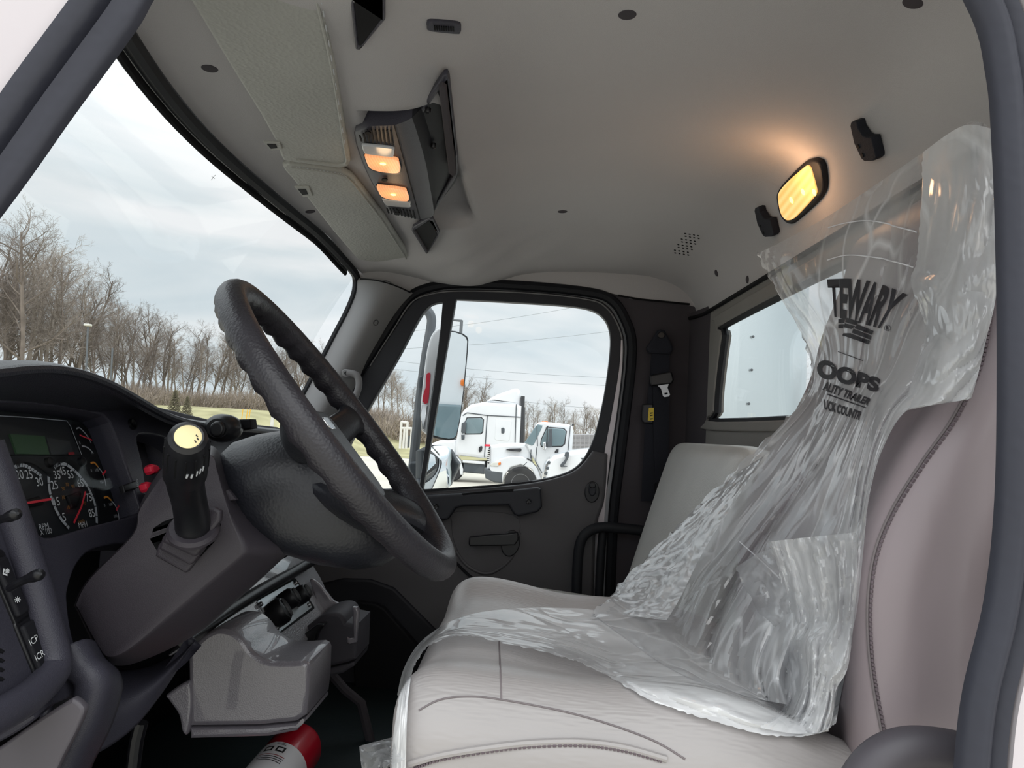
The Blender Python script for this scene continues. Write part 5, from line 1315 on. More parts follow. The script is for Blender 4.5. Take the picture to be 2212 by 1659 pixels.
# bare trees: a few shapes, copied
def tree_mesh(seed, h, spread, fine=3, lean=0.0, fork=False):
    rnd = random.Random(seed); vs_, fs = [], []
    def seg(P, r0, r1, sides):
        T, fr = frames(P); b0 = len(vs_); n = len(P)
        for i in range(n):
            r = lerp(r0, r1, i / (n - 1)); x, y = fr[i]
            for j in range(sides):
                a = 2 * math.pi * j / sides; vs_.append(P[i] + x * (math.cos(a) * r) + y * (math.sin(a) * r))
        for i in range(n - 1):
            for j in range(sides):
                fs.append((b0 + i * sides + j, b0 + i * sides + (j + 1) % sides, b0 + (i + 1) * sides + (j + 1) % sides, b0 + (i + 1) * sides + j))
    def grow(p, d, L, r, lev):
        n = (7, 5, 4, 3, 2)[lev]; P = [p]; dd_ = d.normalized()
        for i in range(n):
            dd_ = (dd_ + V((rnd.gauss(0, 1), rnd.gauss(0, 1), rnd.gauss(0, .6))) * (.07, .16, .2, .22, .2)[lev] + V((0, 0, .05 if lev else .02))).normalized()
            P.append(P[-1] + dd_ * (L / n))
        seg(P, r, r * (.35 if lev == 0 else .25), 6 if lev == 0 else (4 if lev == 1 else 3))
        if lev >= fine + 1: return
        cnt = (17, 7, 5, 3)[min(lev, 3)]
        for k in range(cnt):
            t = lerp(.30 if lev == 0 else .22, 1.0, (k + rnd.random()) / cnt); i = min(int(t * n), n - 1)
            q = P[i].lerp(P[i + 1], t * n - i); dr = (P[i + 1] - P[i]).normalized()
            a = rnd.uniform(0, 2 * math.pi); up = V((0, 0, 1)) if abs(dr.z) < .9 else V((1, 0, 0))
            x = (up - dr * up.dot(dr)).normalized(); y = dr.cross(x)
            ang = math.radians(rnd.uniform(28, 58))
            nd = dr * math.cos(ang) + (x * math.cos(a) + y * math.sin(a)) * math.sin(ang)
            l2 = L * (spread * lerp(1.0, .45, t) if lev == 0 else lerp(.62, .38, t)) * rnd.uniform(.75, 1.2)
            grow(q, nd, l2, max(r * (.42 if lev == 0 else .5) * lerp(1, .6, t), .006), lev + 1)
    grow(V((0, 0, 0)), V((lean, 0, 1)), h, h * .014, 0)
    me = bpy.data.meshes.new('bare_tree'); me.from_pydata([tuple(v) for v in vs_], [], fs)
    return me
TM = [tree_mesh(s_, 10.0, sp_, 3, ln_) for s_, sp_, ln_ in ((1, .36, .03), (2, .42, -.04), (3, .32, .0), (5, .40, .05), (8, .46, -.02), (9, .34, .02))]
for i, me in enumerate(TM): me.materials.append(MAT['bark'] if i % 3 else MAT['bark_pale'])
top_prof = [(-260, 470), (-100, 500), (30, 520), (130, 545), (200, 600), (250, 655), (350, 690), (450, 700), (520, 735), (620, 715), (700, 755), (760, 780), (830, 780), (890, 800), (950, 800), (1020, 800), (1080, 845), (1180, 860), (1240, 862), (1330, 885), (1500, 800), (1700, 780)]
def top_y(px):
    for (a, b), (c, d) in zip(top_prof, top_prof[1:]):
        if a <= px <= c: return lerp(b, d, (px - a) / (c - a))
    return 700
def place_tree(px, dist, me, label, group, hs=1.0):
    d = ray(px, 900); y = dist; x = d.x / d.y * y
    z0 = terr(x, y) - .1
    zt = PY(y).hit(px, top_y(px)).z
    h = max((zt - z0) * hs, 3.0)
    o = bpy.data.objects.new('bare_tree', me); COL.objects.link(o)
    s_ = h / 11.2; o.location = (x, y, z0); o.scale = (s_ * 1.05, s_ * 1.05, s_); o.rotation_euler = (0, 0, random.uniform(0, 6.28))
    tag(o, label, 'tree', group)
    return o
LA = 'bare grey tree in the dense wood beyond the grass bank'
LB = 'bare grey tree in the wood seen through the passenger window'
GA, GB = 'trees of the wood beyond the grass bank', 'trees seen through the passenger window'
for k in range(118):
    px = -240 + k * 8.5 + random.uniform(-6, 6)
    LA = 'bare tree beyond the grass bank, ' + next(t for e_, t in ((90, 'left of the street lamp near the tallest tree'), (180, 'just left of the street lamp'), (243, 'between street lamp and utility pole'), (355, 'between utility pole and evergreens'), (425, 'right behind the evergreens'), (520, 'between evergreens and the yellow markers'), (600, 'behind the yellow markers'), (9999, 'right of the marker post')) if px < e_)
    place_tree(px, lerp(44, 62, sm((px + 100) / 800)) + random.choice((0, 4, 8, 13, 18)) + random.uniform(-1, 1), TM[(k * 5 + k // 6) % 6], LA, GA, random.uniform(.66, 1.06))
for k in range(50):
    px = 770 + k * 11.9 + random.uniform(-6, 6)
    LB = 'bare tree in the passenger window, ' + next(t for e_, t in ((900, 'left of the mirror'), (1000, 'behind the mirror'), (1125, 'above the sleeper truck'), (1240, 'above the amber lamp truck'), (9999, 'right of the amber lamp truck')) if px < e_)
    place_tree(px, 66 + random.choice((0, 6, 14)) + random.uniform(-1, 1), TM[(k * 5) % 6], LB, GB, random.uniform(.7, 1.03))
for k in range(8):
    place_tree(1500 + 30 * k, 60 + 3 * (k % 3), TM[k % 6], 'bare tree beyond the lot seen through the rear cab window', 'trees seen through the rear window', random.uniform(.8, 1))
bt = tree_mesh(21, 10.0, .40, 3, .02); bt.materials.append(MAT['bark'])
o = place_tree(52, 43, bt, 'tallest bare tree with a crooked forked crown at the left of the windshield', None, 1.0)
zt = PY(43).hit(45, 462).z; s_ = (zt - o.location.z) / 11.0; o.scale = (s_ * 1.15, s_ * 1.15, s_); o.rotation_euler = (0, 0, 2.2)

# brush at the foot of the wood
def brush_mesh(seed, n, h, flat):
    rnd = random.Random(seed); vs_, fs = [], []
    for k in range(n):
        a = rnd.uniform(0, 6.28); b = V((math.cos(a), math.sin(a), 0)) * rnd.random() ** .5 * flat
        d = V((rnd.gauss(0, .45), rnd.gauss(0, .45), 1)).normalized(); L = h * rnd.uniform(.4, 1.0)
        p = [b, b + d * L * .5 + V((rnd.gauss(0, .1), rnd.gauss(0, .1), 0)), b + d * L + V((rnd.gauss(0, .2), rnd.gauss(0, .2), 0))]
        for q in range(2):
            s_ = rnd.uniform(.012, .022); x = V((s_, 0, 0)); y = V((0, s_, 0)); i0 = len(vs_)
            vs_ += [p[q] - x, p[q] + x, p[q] + y, p[q + 1] - x * .4, p[q + 1] + x * .4, p[q + 1] + y * .4]
            fs += [(i0, i0 + 1, i0 + 4, i0 + 3), (i0 + 1, i0 + 2, i0 + 5, i0 + 4), (i0 + 2, i0, i0 + 3, i0 + 5)]
    me = bpy.data.meshes.new('brush'); me.from_pydata([tuple(v) for v in vs_], [], fs); return me
BM = [brush_mesh(s_, 520, 1.7, 1.9) for s_ in (1, 2, 3)]
for me in BM: me.materials.append(MAT['twig_brown'])
for k in range(60):
    px = -200 + 27 * k + random.uniform(-8, 8); y = lerp(43, 58, sm((px + 100) / 800)) - 1.5 + random.uniform(0, 4)
    d = ray(px, 900); x = d.x / d.y * y
    o = bpy.data.objects.new('brush', BM[k % 3]); COL.objects.link(o); o.location = (x, y, terr(x, y) - .05); s_ = random.uniform(.8, 1.25); o.scale = (s_, s_, s_ * random.uniform(.7, 1.1)); o.rotation_euler = (0, 0, random.uniform(0, 6))
    tag(o, 'low brown brush along the foot of the wood, ' + next(t for e_, t in ((183, 'left of the street lamp'), (355, 'between street lamp and evergreens'), (520, 'between evergreens and yellow markers'), (700, 'right of the yellow markers'), (930, 'left of the door mirror'), (9999, 'behind the parked trucks')) if px < e_), 'bush', 'brush at the edge of the wood')
def pine_mesh(seed):
    rnd = random.Random(seed); vs_, fs = [], []
    for k in range(900):
        t = rnd.random(); a = rnd.uniform(0, 6.28); r = (1 - t) ** .8 * .9 * rnd.uniform(.2, 1)
        c = V((math.cos(a) * r, math.sin(a) * r, .2 + t * 3.0)); d = V((math.cos(a), math.sin(a), -.3)) * .22; s_ = V((-math.sin(a), math.cos(a), 0)) * .05
        i0 = len(vs_); vs_ += [c - s_, c + s_, c + d, c + V((0, 0, .10))]; fs += [(i0, i0 + 1, i0 + 2), (i0, i0 + 2, i0 + 3), (i0 + 1, i0 + 3, i0 + 2)]
    me = bpy.data.meshes.new('evergreen'); me.from_pydata([tuple(v) for v in vs_], [], fs); me.materials.append(MAT['pine']); return me
pm = pine_mesh(3)
for k, (px, s_, lab) in enumerate(((375, .5, 'small dull green evergreen at the edge of the wood, the left of two'), (402, .4, 'small dull green evergreen at the edge of the wood, the right of two'))):
    y = 45; d = ray(px, 900); x = d.x / d.y * y
    o = bpy.data.objects.new('evergreen', pm); COL.objects.link(o); o.location = (x, y, terr(x, y) - .05); o.scale = (s_, s_, s_); tag(o, lab, 'evergreen', 'evergreens')

def pole(nm, pts, r, mat, label, cat, group=None, **k):
    o = tube(nm, pts, r, mat, None, segs=8, **k); tag(o, label, cat, group); return o
def on_ground(px, y):
    d = ray(px, 900); x = d.x / d.y * y
    return V((x, y, terr(x, y) if y > 34.5 else 0))
b_ = on_ground(183, 40)
lp = thing('street_lamp', b_, 'thin dark street lamp in front of the wood left of the wheel', 'street lamp')
tube('pole', [b_, PY(40).hit(190, 706)], .05, 'pole_grey', lp, segs=8)
t_ = PY(40).hit(190, 702); box('lamp_head', t_, (.32, .3, .12), 'pole_pale', lp, bevel=.03)
b_ = on_ground(586, 39); pole('marker_post', [b_ - V((0, 0, .3)), PY(39).hit(592, 873)], .09, 'pole_pale', 'pale grey marker post on the grass by the steering wheel rim', 'post')
b_ = on_ground(236, 42); pole('utility_pole', [b_ - V((0, 0, .3)), PY(42).hit(243, 752)], .05, 'pole_grey', 'thin grey utility pole in front of the wood', 'pole')
for k, (px, tx, lab) in enumerate(((517, 525, 'left'), (527, 535, 'middle'), (532, 541, 'right'))):
    y = 37; b_ = on_ground(px, y); pole('guy_marker', [b_ - V((0, 0, .1)), PY(y).hit(tx, 884)], .022, 'yellow_paint', lab + ' of three yellow guy wire markers on the grass', 'marker', 'yellow guy markers')
tc_ = thing('parking_light', on_ground(985, 33), 'dark lot lamp on a tall pole behind the mirror', 'street lamp')
tube('pole', [on_ground(985, 33), PY(33).hit(997, 692)], .07, 'pole_grey', tc_, segs=8)
tube('arm', [PY(33).hit(998, 693), PY(33).hit(976, 691)], .05, 'pole_grey', tc_, segs=8)
# pale steel frame of the switching station
sf = thing('steel_frame', on_ground(880, 36), 'pale steel gate frame with an electrical cabinet at the lot edge', 'frame')
for x in (66, 95, 120, 160): tube('post', [PY(36).hit(*c6([(x - 8, 1280)])[0]), PY(36).hit(*c6([(x + 6, 1040 if x in (66, 120) else 1090)])[0])], .06, 'pole_pale', sf, segs=8)
for y in (1045, 1098): tube('beam', [PY(36).hit(*c6([(68, y)])[0]), PY(36).hit(*c6([(125 if y == 1045 else 195, y + 4)])[0])], .06, 'pole_pale', sf, segs=8)
plate('cabinet', PY(36.2), c6([(85, 1165), (130, 1165), (128, 1275), (82, 1275)]), .6, 'truck_dark', sf)
# overhead wires
for k, (a, b) in enumerate((((-100, 260), (2100, -75)), ((-100, 395), (2200, 200)), ((-200, 470), (2000, 650)), ((-200, 545), (2000, 720)), ((900, 820), (2100, 925)))):
    y = 58 + 2 * k; A = PY(y).hit(*c6([a])[0]); B = PY(y).hit(*c6([b])[0])
    pole('power_line', [A.lerp(B, t / 8) - V((0, 0, .25 * math.sin(math.pi * t / 8))) for t in range(9)], .014, 'wire_grey', ('topmost', 'second highest', 'third highest', 'fourth highest', 'lowest')[k] + ' thin grey power line crossing the sky in the passenger window', 'power line', 'power lines')
# distant speck in the sky
sk_ = thing('aircraft', PY(150).hit(460, 384), 'tiny dark cross-shaped aircraft in the cloudy sky', 'aircraft')
tube('fuselage', [PY(150).hit(456, 389), PY(150).hit(465, 378)], .05, 'truck_black', sk_, segs=6)
tube('wing', [PY(150).hit(457, 381), PY(150).hit(464, 386)], .04, 'truck_black', sk_, segs=6)
# chain fence behind the parked trucks
ff = thing('lot_fence', PY(44).hit(1240, 975), 'grey fence panel at the lot edge beyond the parked trucks', 'fence')
for k in range(8): tube('post', [PY(44).hit(*c6([(1590 + 40 * k, 1330)])[0]), PY(44).hit(*c6([(1594 + 40 * k, 1160)])[0])], .05, 'fence_grey', ff, segs=6)
for k in range(14): tube('wire', [PY(44).hit(*c6([(1585, 1162 + 12 * k)])[0]), PY(44).hit(*c6([(1880, 1160 + 12 * k)])[0])], .055, 'fence_grey', ff, segs=4)

# ------------------------------------------------------------------ parked trucks
def six(pts, n=0): return [tuple(p) for p in sp(c6(pts), n, True)] if n else c6(pts)
def tpl(root, nm, y, pts, th, mat, bev=.0, n=0): return plate(nm, PY(y), six(pts, n), th, mat, root, bevel=bev)
def wheel_at(root, y, cx, cy, r):
    c = PY(y).hit(*c6([(cx, cy)])[0]); e_ = PY(y).hit(*c6([(cx + r, cy)])[0]); rr = c.z
    t_ = lathe('tyre', [(rr * .56, 0), (rr * .6, -.01), (rr * .9, -.02), (rr, .03), (rr, .25), (rr * .6, .28)], c, (0, 1, 0), 'tire', root, segs=32)
    lathe('rim', [(0, .05), (rr * .18, .05), (rr * .22, .01), (rr * .30, .08), (rr * .46, .06), (rr * .56, -.005), (rr * .58, .03)], c, (0, 1, 0), 'car_white', t_, segs=28)
    for k in range(8):
        a = 2 * math.pi * k / 8
        lathe('hand_hole', [(0, -.002), (rr * .05, -.001), (rr * .055, .01)], c + V((math.cos(a) * rr * .38, .066, math.sin(a) * rr * .38)), (0, -1, 0), 'truck_black', t_, segs=8)
# sleeper tractor, farther away
Y1 = 28.4
z0 = 0
t1_ = thing('sleeper_truck', V((PY(Y1).hit(*c6([(800, 1500)])[0]).x, Y1, 0)), 'white sleeper tractor with a tall roof fairing parked behind the other trucks', 'truck', 'parked trucks')
tpl(t1_, 'cab', Y1, [(560, 1340), (548, 1260), (560, 1200), (596, 1000), (625, 940), (690, 885), (800, 864), (1100, 880), (1148, 900), (1130, 1250), (1100, 1372), (820, 1372)], 2.3, 'car_white', .12)
tpl(t1_, 'roof_fairing', Y1 + .25, [(826, 862), (870, 826), (930, 795), (1085, 742), (1110, 742), (1135, 762), (1145, 830), (1140, 905)], 1.9, 'car_white', .12)
tpl(t1_, 'hood', Y1 + .1, [(300, 1250), (420, 1205), (560, 1205), (565, 1340), (480, 1420), (300, 1420)], 2.0, 'car_white', .10)
tpl(t1_, 'side_window', Y1 - .02, [(640, 1060), (662, 1010), (785, 1008), (803, 1025), (797, 1130), (780, 1146), (648, 1148)], .06, 'truck_glass', .02, 0)
tpl(t1_, 'window_seal', Y1 - .01, [(630, 1062), (655, 1001), (790, 999), (812, 1022), (805, 1136), (785, 1155), (638, 1157)], .05, 'truck_black', .015)
tpl(t1_, 'sleeper_panel', Y1 - .015, [(920, 1020), (1050, 1024), (1062, 1040), (1040, 1205), (1025, 1218), (915, 1205), (905, 1190)], .05, 'car_white', .02)
tpl(t1_, 'sleeper_latch', Y1 - .04, [(965, 1098), (985, 1093), (996, 1105), (994, 1140), (982, 1148), (966, 1143)], .04, 'truck_dark', .01)
for a, b in (((840, 985), (815, 1360)), ((620, 985), (660, 962)), ((660, 962), (840, 985)), ((840, 985), (1140, 1000)), ((1100, 885), (1085, 1350))):
    tube('panel_gap', [PY(Y1 - .012).hit(*c6([a])[0]), PY(Y1 - .012).hit(*c6([b])[0])], .018, 'truck_dark', t1_, segs=5)
tpl(t1_, 'door_handle', Y1 - .05, [(765, 1270), (785, 1258), (797, 1265), (790, 1305), (770, 1315), (762, 1300)], .06, 'truck_black', .015)
tpl(t1_, 'mirror', Y1 - .25, [(610, 1055), (640, 1040), (652, 1050), (645, 1140), (612, 1148), (605, 1130)], .15, 'truck_dark', .03)
tpl(t1_, 'mirror_lower', Y1 - .25, [(606, 1158), (636, 1158), (634, 1200), (608, 1204)], .15, 'truck_dark', .03)
tpl(t1_, 'exhaust_stack', Y1 + .1, [(1143, 808), (1176, 812), (1165, 1250), (1130, 1245)], .25, 'truck_black', .04)
tpl(t1_, 'side_extender', Y1 + .4, [(1130, 900), (1172, 905), (1165, 1300), (1110, 1300)], 1.6, 'truck_black', .02)
tpl(t1_, 'fuel_tank', Y1 + .05, [(625, 1398), (820, 1410), (812, 1512), (620, 1495)], .6, 'truck_dark', .06)
tpl(t1_, 'step_skirt', Y1 - .02, [(618, 1385), (815, 1398), (815, 1425), (618, 1408)], .4, 'car_white', .03)
tpl(t1_, 'chassis', Y1 + .4, [(300, 1395), (1200, 1395), (1200, 1450), (300, 1450)], .9, 'truck_black', .03)
tpl(t1_, 'fender', Y1 - .02, [(480, 1310), (545, 1330), (600, 1390), (625, 1470), (618, 1520), (596, 1515), (590, 1450), (555, 1390), (480, 1360)], .5, 'car_white', .03)
wheel_at(t1_, Y1 + .02, 520, 1470, 108)
tpl(t1_, 'stripe', Y1 - .03, [(820, 1243), (865, 1245), (862, 1262), (815, 1260)], .02, 'red_plastic')
# medium-duty truck in front
Y2 = 22.4
t2_ = thing('medium_truck', V((PY(Y2).hit(*c6([(1200, 1500)])[0]).x, Y2, 0)), 'white medium-duty conventional truck with amber roof lamp in the parking row', 'truck', 'parked trucks')
tpl(t2_, 'cab', Y2, [(1180, 1240), (1280, 1060), (1300, 1045), (1345, 1040), (1570, 1063), (1605, 1085), (1614, 1120), (1600, 1330), (1590, 1580), (1340, 1580), (1270, 1400), (1228, 1330)], 2.2, 'car_white', .08)
tpl(t2_, 'hood', Y2 + .12, [(842, 1400), (848, 1290), (865, 1252), (940, 1240), (1080, 1232), (1185, 1238), (1230, 1290), (1240, 1430), (1200, 1470), (960, 1500), (830, 1470)], 1.95, 'car_white', .10)
tpl(t2_, 'fender', Y2 - .02, [(860, 1460), (880, 1410), (960, 1370), (1060, 1345), (1150, 1350), (1230, 1390), (1290, 1460), (1325, 1560), (1322, 1640), (1292, 1640), (1285, 1560), (1240, 1470), (1140, 1425), (1050, 1450), (990, 1530), (975, 1590), (900, 1560)], .6, 'car_white', .04)
tpl(t2_, 'windshield', Y2 - .02, [(1172, 1230), (1275, 1078), (1295, 1064), (1335, 1074), (1330, 1095), (1258, 1245), (1240, 1256)], .10, 'truck_glass', .02)
tpl(t2_, 'side_window', Y2 - .04, [(1322, 1240), (1328, 1200), (1372, 1105), (1400, 1096), (1525, 1106), (1545, 1128), (1530, 1235), (1505, 1258), (1345, 1262), (1328, 1258)], .07, 'truck_glass', .02)
tpl(t2_, 'window_seal', Y2 - .02, [(1314, 1242), (1320, 1198), (1366, 1099), (1398, 1087), (1530, 1098), (1554, 1126), (1538, 1242), (1510, 1267), (1342, 1271), (1320, 1266)], .06, 'truck_black', .015)
tpl(t2_, 'window_bar', Y2 - .06, [(1374, 1100), (1382, 1100), (1378, 1262), (1370, 1262)], .04, 'truck_black')
tpl(t2_, 'mirror', Y2 - .35, [(1394, 1104), (1420, 1102), (1424, 1200), (1418, 1270), (1382, 1268), (1376, 1225), (1388, 1215)], .16, 'truck_dark', .03)
tpl(t2_, 'mirror_arm', Y2 - .3, [(1362, 1095), (1385, 1076), (1390, 1086), (1372, 1104)], .1, 'truck_black', .02)
tpl(t2_, 'chrome_mirror', Y2 - .3, [(1338, 1225), (1366, 1222), (1372, 1275), (1362, 1300), (1338, 1290)], .12, 'chrome', .03)
tpl(t2_, 'hood_vent', Y2 - .0, [(1005, 1292), (1040, 1282), (1140, 1279), (1147, 1292), (1138, 1310), (1060, 1305)], .30, 'truck_black', .02)
tpl(t2_, 'grille', Y2 + .1, [(838, 1400), (845, 1295), (864, 1258), (868, 1290), (852, 1420)], 1.6, 'truck_black', .02)
for k in range(7): tpl(t2_, 'grille_bar', Y2 + .06, [(836, 1290 + 18 * k), (866, 1282 + 18 * k), (866, 1290 + 18 * k), (836, 1298 + 18 * k)], 1.6, 'chrome', .005)
tpl(t2_, 'headlamp', Y2 - .05, [(862, 1424), (885, 1405), (955, 1398), (965, 1410), (958, 1432), (930, 1446), (870, 1440)], .3, 'lamp_lens', .03)
tpl(t2_, 'turn_signal', Y2 - .07, [(938, 1410), (960, 1402), (963, 1424), (940, 1432)], .1, 'amber_lens', .02)
tpl(t2_, 'bumper', Y2 - .03, [(814, 1458), (870, 1475), (985, 1490), (975, 1592), (900, 1585), (822, 1548)], 2.1, 'truck_dark', .05)
tpl(t2_, 'roof_lamp', Y2 + .6, [(1322, 1044), (1335, 1034), (1375, 1034), (1390, 1044)], .7, 'amber_lens', .02)
tpl(t2_, 'roof_horn', Y2 + .3, [(1596, 1074), (1606, 1060), (1618, 1060), (1615, 1080)], .2, 'truck_black', .02)
tpl(t2_, 'door_handle', Y2 - .05, [(1445, 1310), (1460, 1288), (1480, 1285), (1478, 1320), (1462, 1345), (1446, 1340)], .08, 'truck_black', .02)
for a, b in (((1284, 1270), (1272, 1395)), ((1272, 1395), (1330, 1500)), ((1285, 1080), (1290, 1260)), ((1585, 1075), (1560, 1330)), ((1232, 1290), (1228, 1370)), ((1160, 1440), (1195, 1405))):
    tube('panel_gap', [PY(Y2 - .018).hit(*c6([a])[0]), PY(Y2 - .018).hit(*c6([b])[0])], .012, 'truck_dark', t2_, segs=5)
tpl(t2_, 'hood_latch', Y2 - .05, [(1192, 1365), (1206, 1370), (1248, 1392), (1240, 1398), (1200, 1378)], .06, 'truck_black', .01)
wheel_at(t2_, Y2 - .02, 1138, 1592, 148)
# third truck, only its nose shows
Y3 = 19.6
t3_ = thing('parked_truck', V((PY(Y3).hit(*c6([(1600, 1500)])[0]).x, Y3, 0)), 'white truck nose with a chrome grille at the window corner', 'truck', 'parked trucks')
tpl(t3_, 'hood', Y3, [(1352, 1560), (1362, 1450), (1395, 1380), (1440, 1342), (1620, 1303), (1900, 1270), (2200, 1270), (2200, 1900), (1352, 1900)], 2.0, 'car_white', .10)
tpl(t3_, 'cab', Y3 + .2, [(1960, 1290), (2080, 1050), (2150, 1010), (2600, 1030), (2600, 1900), (1960, 1900)], 2.0, 'car_white', .10)
tpl(t3_, 'grille', Y3 + .03, [(1326, 1570), (1336, 1480), (1352, 1420), (1382, 1376), (1402, 1372), (1416, 1390), (1405, 1450), (1378, 1570)], 1.7, 'chrome', .04)
for k in range(4): tpl(t3_, 'grille_gap', Y3 - .01, [(1385 - 14 * k, 1392 + 48 * k), (1408 - 13 * k, 1400 + 48 * k), (1400 - 13 * k, 1425 + 48 * k), (1374 - 13 * k, 1415 + 48 * k)], .1, 'truck_dark', .02)
tpl(t3_, 'hood_mirror', Y3 - .15, [(1532, 1345), (1540, 1315), (1560, 1308), (1575, 1316), (1570, 1360), (1545, 1410), (1520, 1440), (1560, 1438), (1555, 1446), (1490, 1444), (1500, 1420), (1530, 1390), (1545, 1365)], .12, 'truck_dark', .02)
tpl(t3_, 'hood_badge', Y3 - .01, [(1675, 1365), (1720, 1362), (1712, 1380), (1692, 1385)], .03, 'truck_dark', .005)
# box body of the truck next in line, seen through the rear window
nb = thing('box_body', V((1.0, 4.0, 0)), 'riveted bare aluminium box body close behind the cab window', 'truck body')
plan = sp([(.30, 3.30), (.55, 3.29), (.74, 3.29), (.88, 3.31), (1.01, 3.35), (1.11, 3.43), (1.17, 3.56), (1.18, 3.8), (1.18, 4.6), (1.18, 5.6)], 5)
grid('skin', lambda u, v: V((plan[min(int(u * (len(plan) - 1)), len(plan) - 1)].x, plan[min(int(u * (len(plan) - 1)), len(plan) - 1)].y, lerp(.75, 3.6, v))), len(plan) - 1, 3, 'aluminium', nb, smooth=True, angle=60)
for px, py in ((1627, 727), (1624, 799), (1618, 872), (1632, 655)):
    lathe('rivet', [(0, .004), (.004, .003), (.006, 0)], PY(3.295).hit(px, py), (0, -1, 0), 'pole_grey', nb, segs=10)
box('floor_frame', (.75, 4.4, .66), (.9, 2.2, .16), 'truck_black', nb)
for x in (.45, 1.05):
    lathe('tyre', [(.3, 0), (.48, 0), (.5, .04), (.5, .25), (.3, .28)], V((x, 3.5, .5)), (0, 1, 0), 'tire', nb, segs=24)
# trucks that only the door mirror shows
def front_truck(x, y, label):
    t = thing('parked_truck', (x, y, 0), label, 'truck', 'trucks in the mirror')
    box('cab', (x + 1.2, y, 1.95), (2.2, 2.4, 2.3), 'car_white', t, bevel=.12)
    box('hood', (x - .35, y, 1.0), (1.3, 2.0, .9), 'car_white', t, bevel=.12)
    box('bumper', (x - 1.0, y, .55), (.2, 2.3, .4), 'chrome', t, bevel=.05)
    box('grille', (x - 1.02, y, 1.02), (.06, 1.0, .6), 'truck_dark', t, bevel=.02)
    for s_ in (-1, 1):
        box('windshield', (x + .09, y + s_ * .53, 1.75), (.06, .98, .85), 'truck_glass', t, bevel=.03)
        lathe('headlamp', [(0, .03), (.1, .02), (.14, 0)], (x - 1.0, y + s_ * .8, 1.0), (-1, 0, 0), 'lamp_lens', t, segs=16)
        lathe('tyre', [(.3, 0), (.48, 0), (.5, .04), (.5, .3), (.3, .32)], V((x - .3, y + s_ * .75 - .15, .5)), (0, 1, 0), 'tire', t, segs=20)
    for k in range(5): box('marker_lamp', (x + .08, y - .7 + .35 * k, 2.42), (.06, .12, .07), 'amber_lens', t, bevel=.02)
    box('roof_fairing', (x + 1.4, y, 3.25), (1.6, 2.0, .6), 'car_white', t, bevel=.2)
front_truck(5.2, 4.2, 'white truck close behind, filling the tall mirror glass')
front_truck(9.5, 7.6, 'white truck in the row behind, seen only in the small round mirror')

# ------------------------------------------------------------------ passenger door mirror outside
mr_ = thing('door_mirror', PY(2.7).hit(905, 1060), 'tall passenger door mirror with white shell above a small convex mirror', 'mirror')
th_ = math.radians(52); mn = V((math.sin(th_), -math.cos(th_), 0))
MPL = Plane(PY(2.70).hit(985, 830), mn)
gl_px = cm([(318, 233), (375, 235), (430, 242), (490, 262), (524, 288), (535, 320), (530, 420), (500, 760), (470, 1000), (452, 1090), (436, 1165), (410, 1188), (370, 1192), (290, 1178), (205, 1150), (215, 1020), (260, 700), (300, 400)])
plate('frame', MPL, [((x - 962) * 1.07 + 963, (y - 830) * 1.03 + 830) for x, y in gl_px], .02, 'truck_black', mr_, bevel=.006)
plate('glass', MPL.off(.003), gl_px, .006, 'mirror', mr_)
sh = [tuple(p) for p in sp(cm([(300, 195), (245, 220), (200, 290), (168, 420), (140, 640), (118, 860), (115, 980), (122, 1080), (135, 1130), (250, 1150), (330, 700), (360, 250)]), 3, True)]
plate('shell', Plane(PY(2.72).o, (0, -1, 0)), sh, .14, 'car_white', mr_, bevel=.01)
plate('red_sticker', PY(2.718), [tuple(p) for p in sp(cm([(175, 610), (195, 602), (206, 615), (200, 700), (185, 870), (135, 860), (150, 770), (165, 730), (165, 650)]), 2, True)], .004, 'red_plastic', mr_)
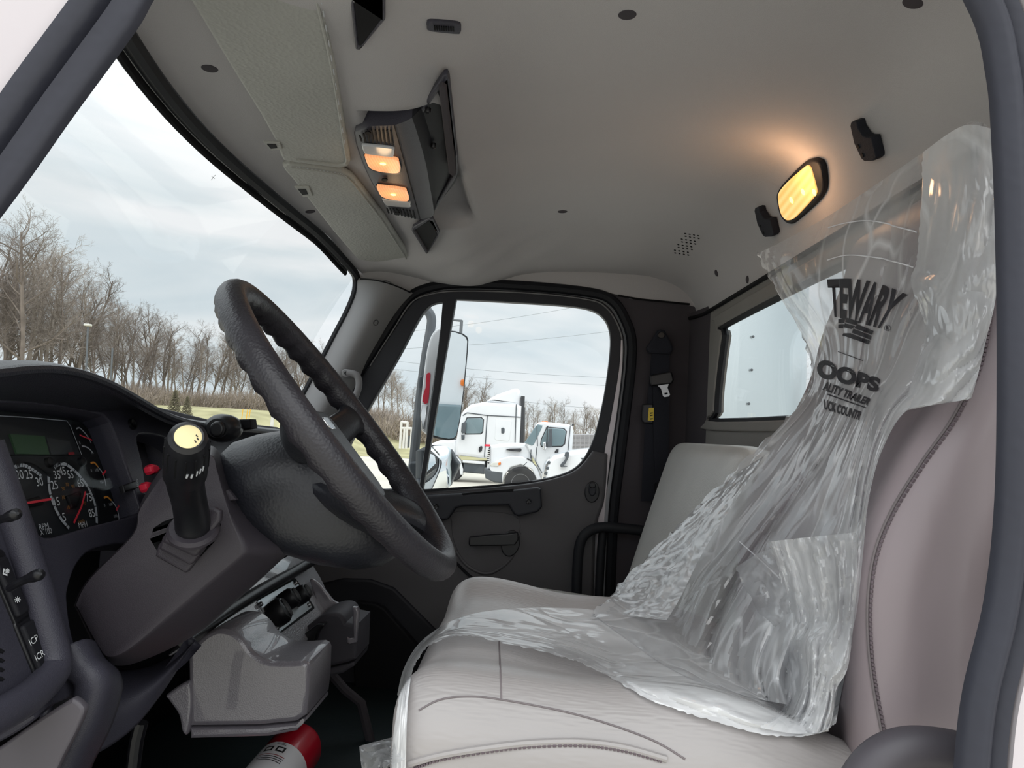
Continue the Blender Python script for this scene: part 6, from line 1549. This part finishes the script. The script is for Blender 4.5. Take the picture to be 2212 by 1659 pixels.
plate('chrome_cap', PY(2.716), cm([(130, 880), (182, 890), (150, 1110), (128, 1120), (116, 980)]), .01, 'chrome', mr_, bevel=.003)
plate('knob', PY(2.74), [tuple(p) for p in sp(cm([(98, 650), (120, 628), (140, 632), (138, 740), (115, 748), (95, 735)]), 2, True)], .06, 'truck_dark', mr_, bevel=.01)
tube('support_arm', [PY(2.80).hit(*p) for p in sp(cm([(140, 10), (190, 60), (212, 105), (212, 180), (170, 420), (130, 700), (95, 1000), (60, 1350), (45, 1480)]), 4)], .0175, 'pole_grey', mr_, segs=10)
plate('arm_foot', PY(2.66), cm([(5, 1430), (30, 1400), (90, 1405), (110, 1450), (130, 1640), (60, 1650), (20, 1500)]), .08, 'truck_dark', mr_, bevel=.01)
tube('door_bracket', [PY(2.70).hit(902, 1040), PY(2.56).hit(903, 1046), PY(2.43).hit(905, 1075)], .016, 'truck_dark', mr_, segs=10)
cx_px = cm([(150, 1300), (200, 1275), (235, 1258), (305, 1256), (360, 1270), (384, 1295), (388, 1360), (386, 1560), (372, 1620), (330, 1650), (150, 1660)])
CPL = Plane(PY(2.64).hit(940, 1000), V((.70, -.70, .12)))
plate('convex_frame', CPL, [((x - 945) * 1.09 + 945, (y - 1010) * 1.05 + 1010) for x, y in cx_px], .05, 'truck_dark', mr_, bevel=.012)
C_ = [CPL.uv(CPL.hit(*p)) for p in cx_px]; cu_ = sum(p[0] for p in C_) / len(C_); cv_ = sum(p[1] for p in C_) / len(C_)
rings = []
for k in range(7):
    t = k / 6; rings.append([CPL.at(lerp(p[0], cu_, t), lerp(p[1], cv_, t), .004 + .016 * (1 - (1 - t) ** 2)) for p in [tuple(q) for q in sp([V(q) for q in C_], 3, True)]])
loft('convex_glass', rings, 'mirror', mr_, caps=False, smooth=True, angle=80)
plate('convex_back', PY(2.70), cm([(380, 1290), (400, 1320), (430, 1380), (460, 1420), (440, 1480), (400, 1560), (375, 1620), (340, 1600)]), .08, 'truck_dark', mr_, bevel=.01)
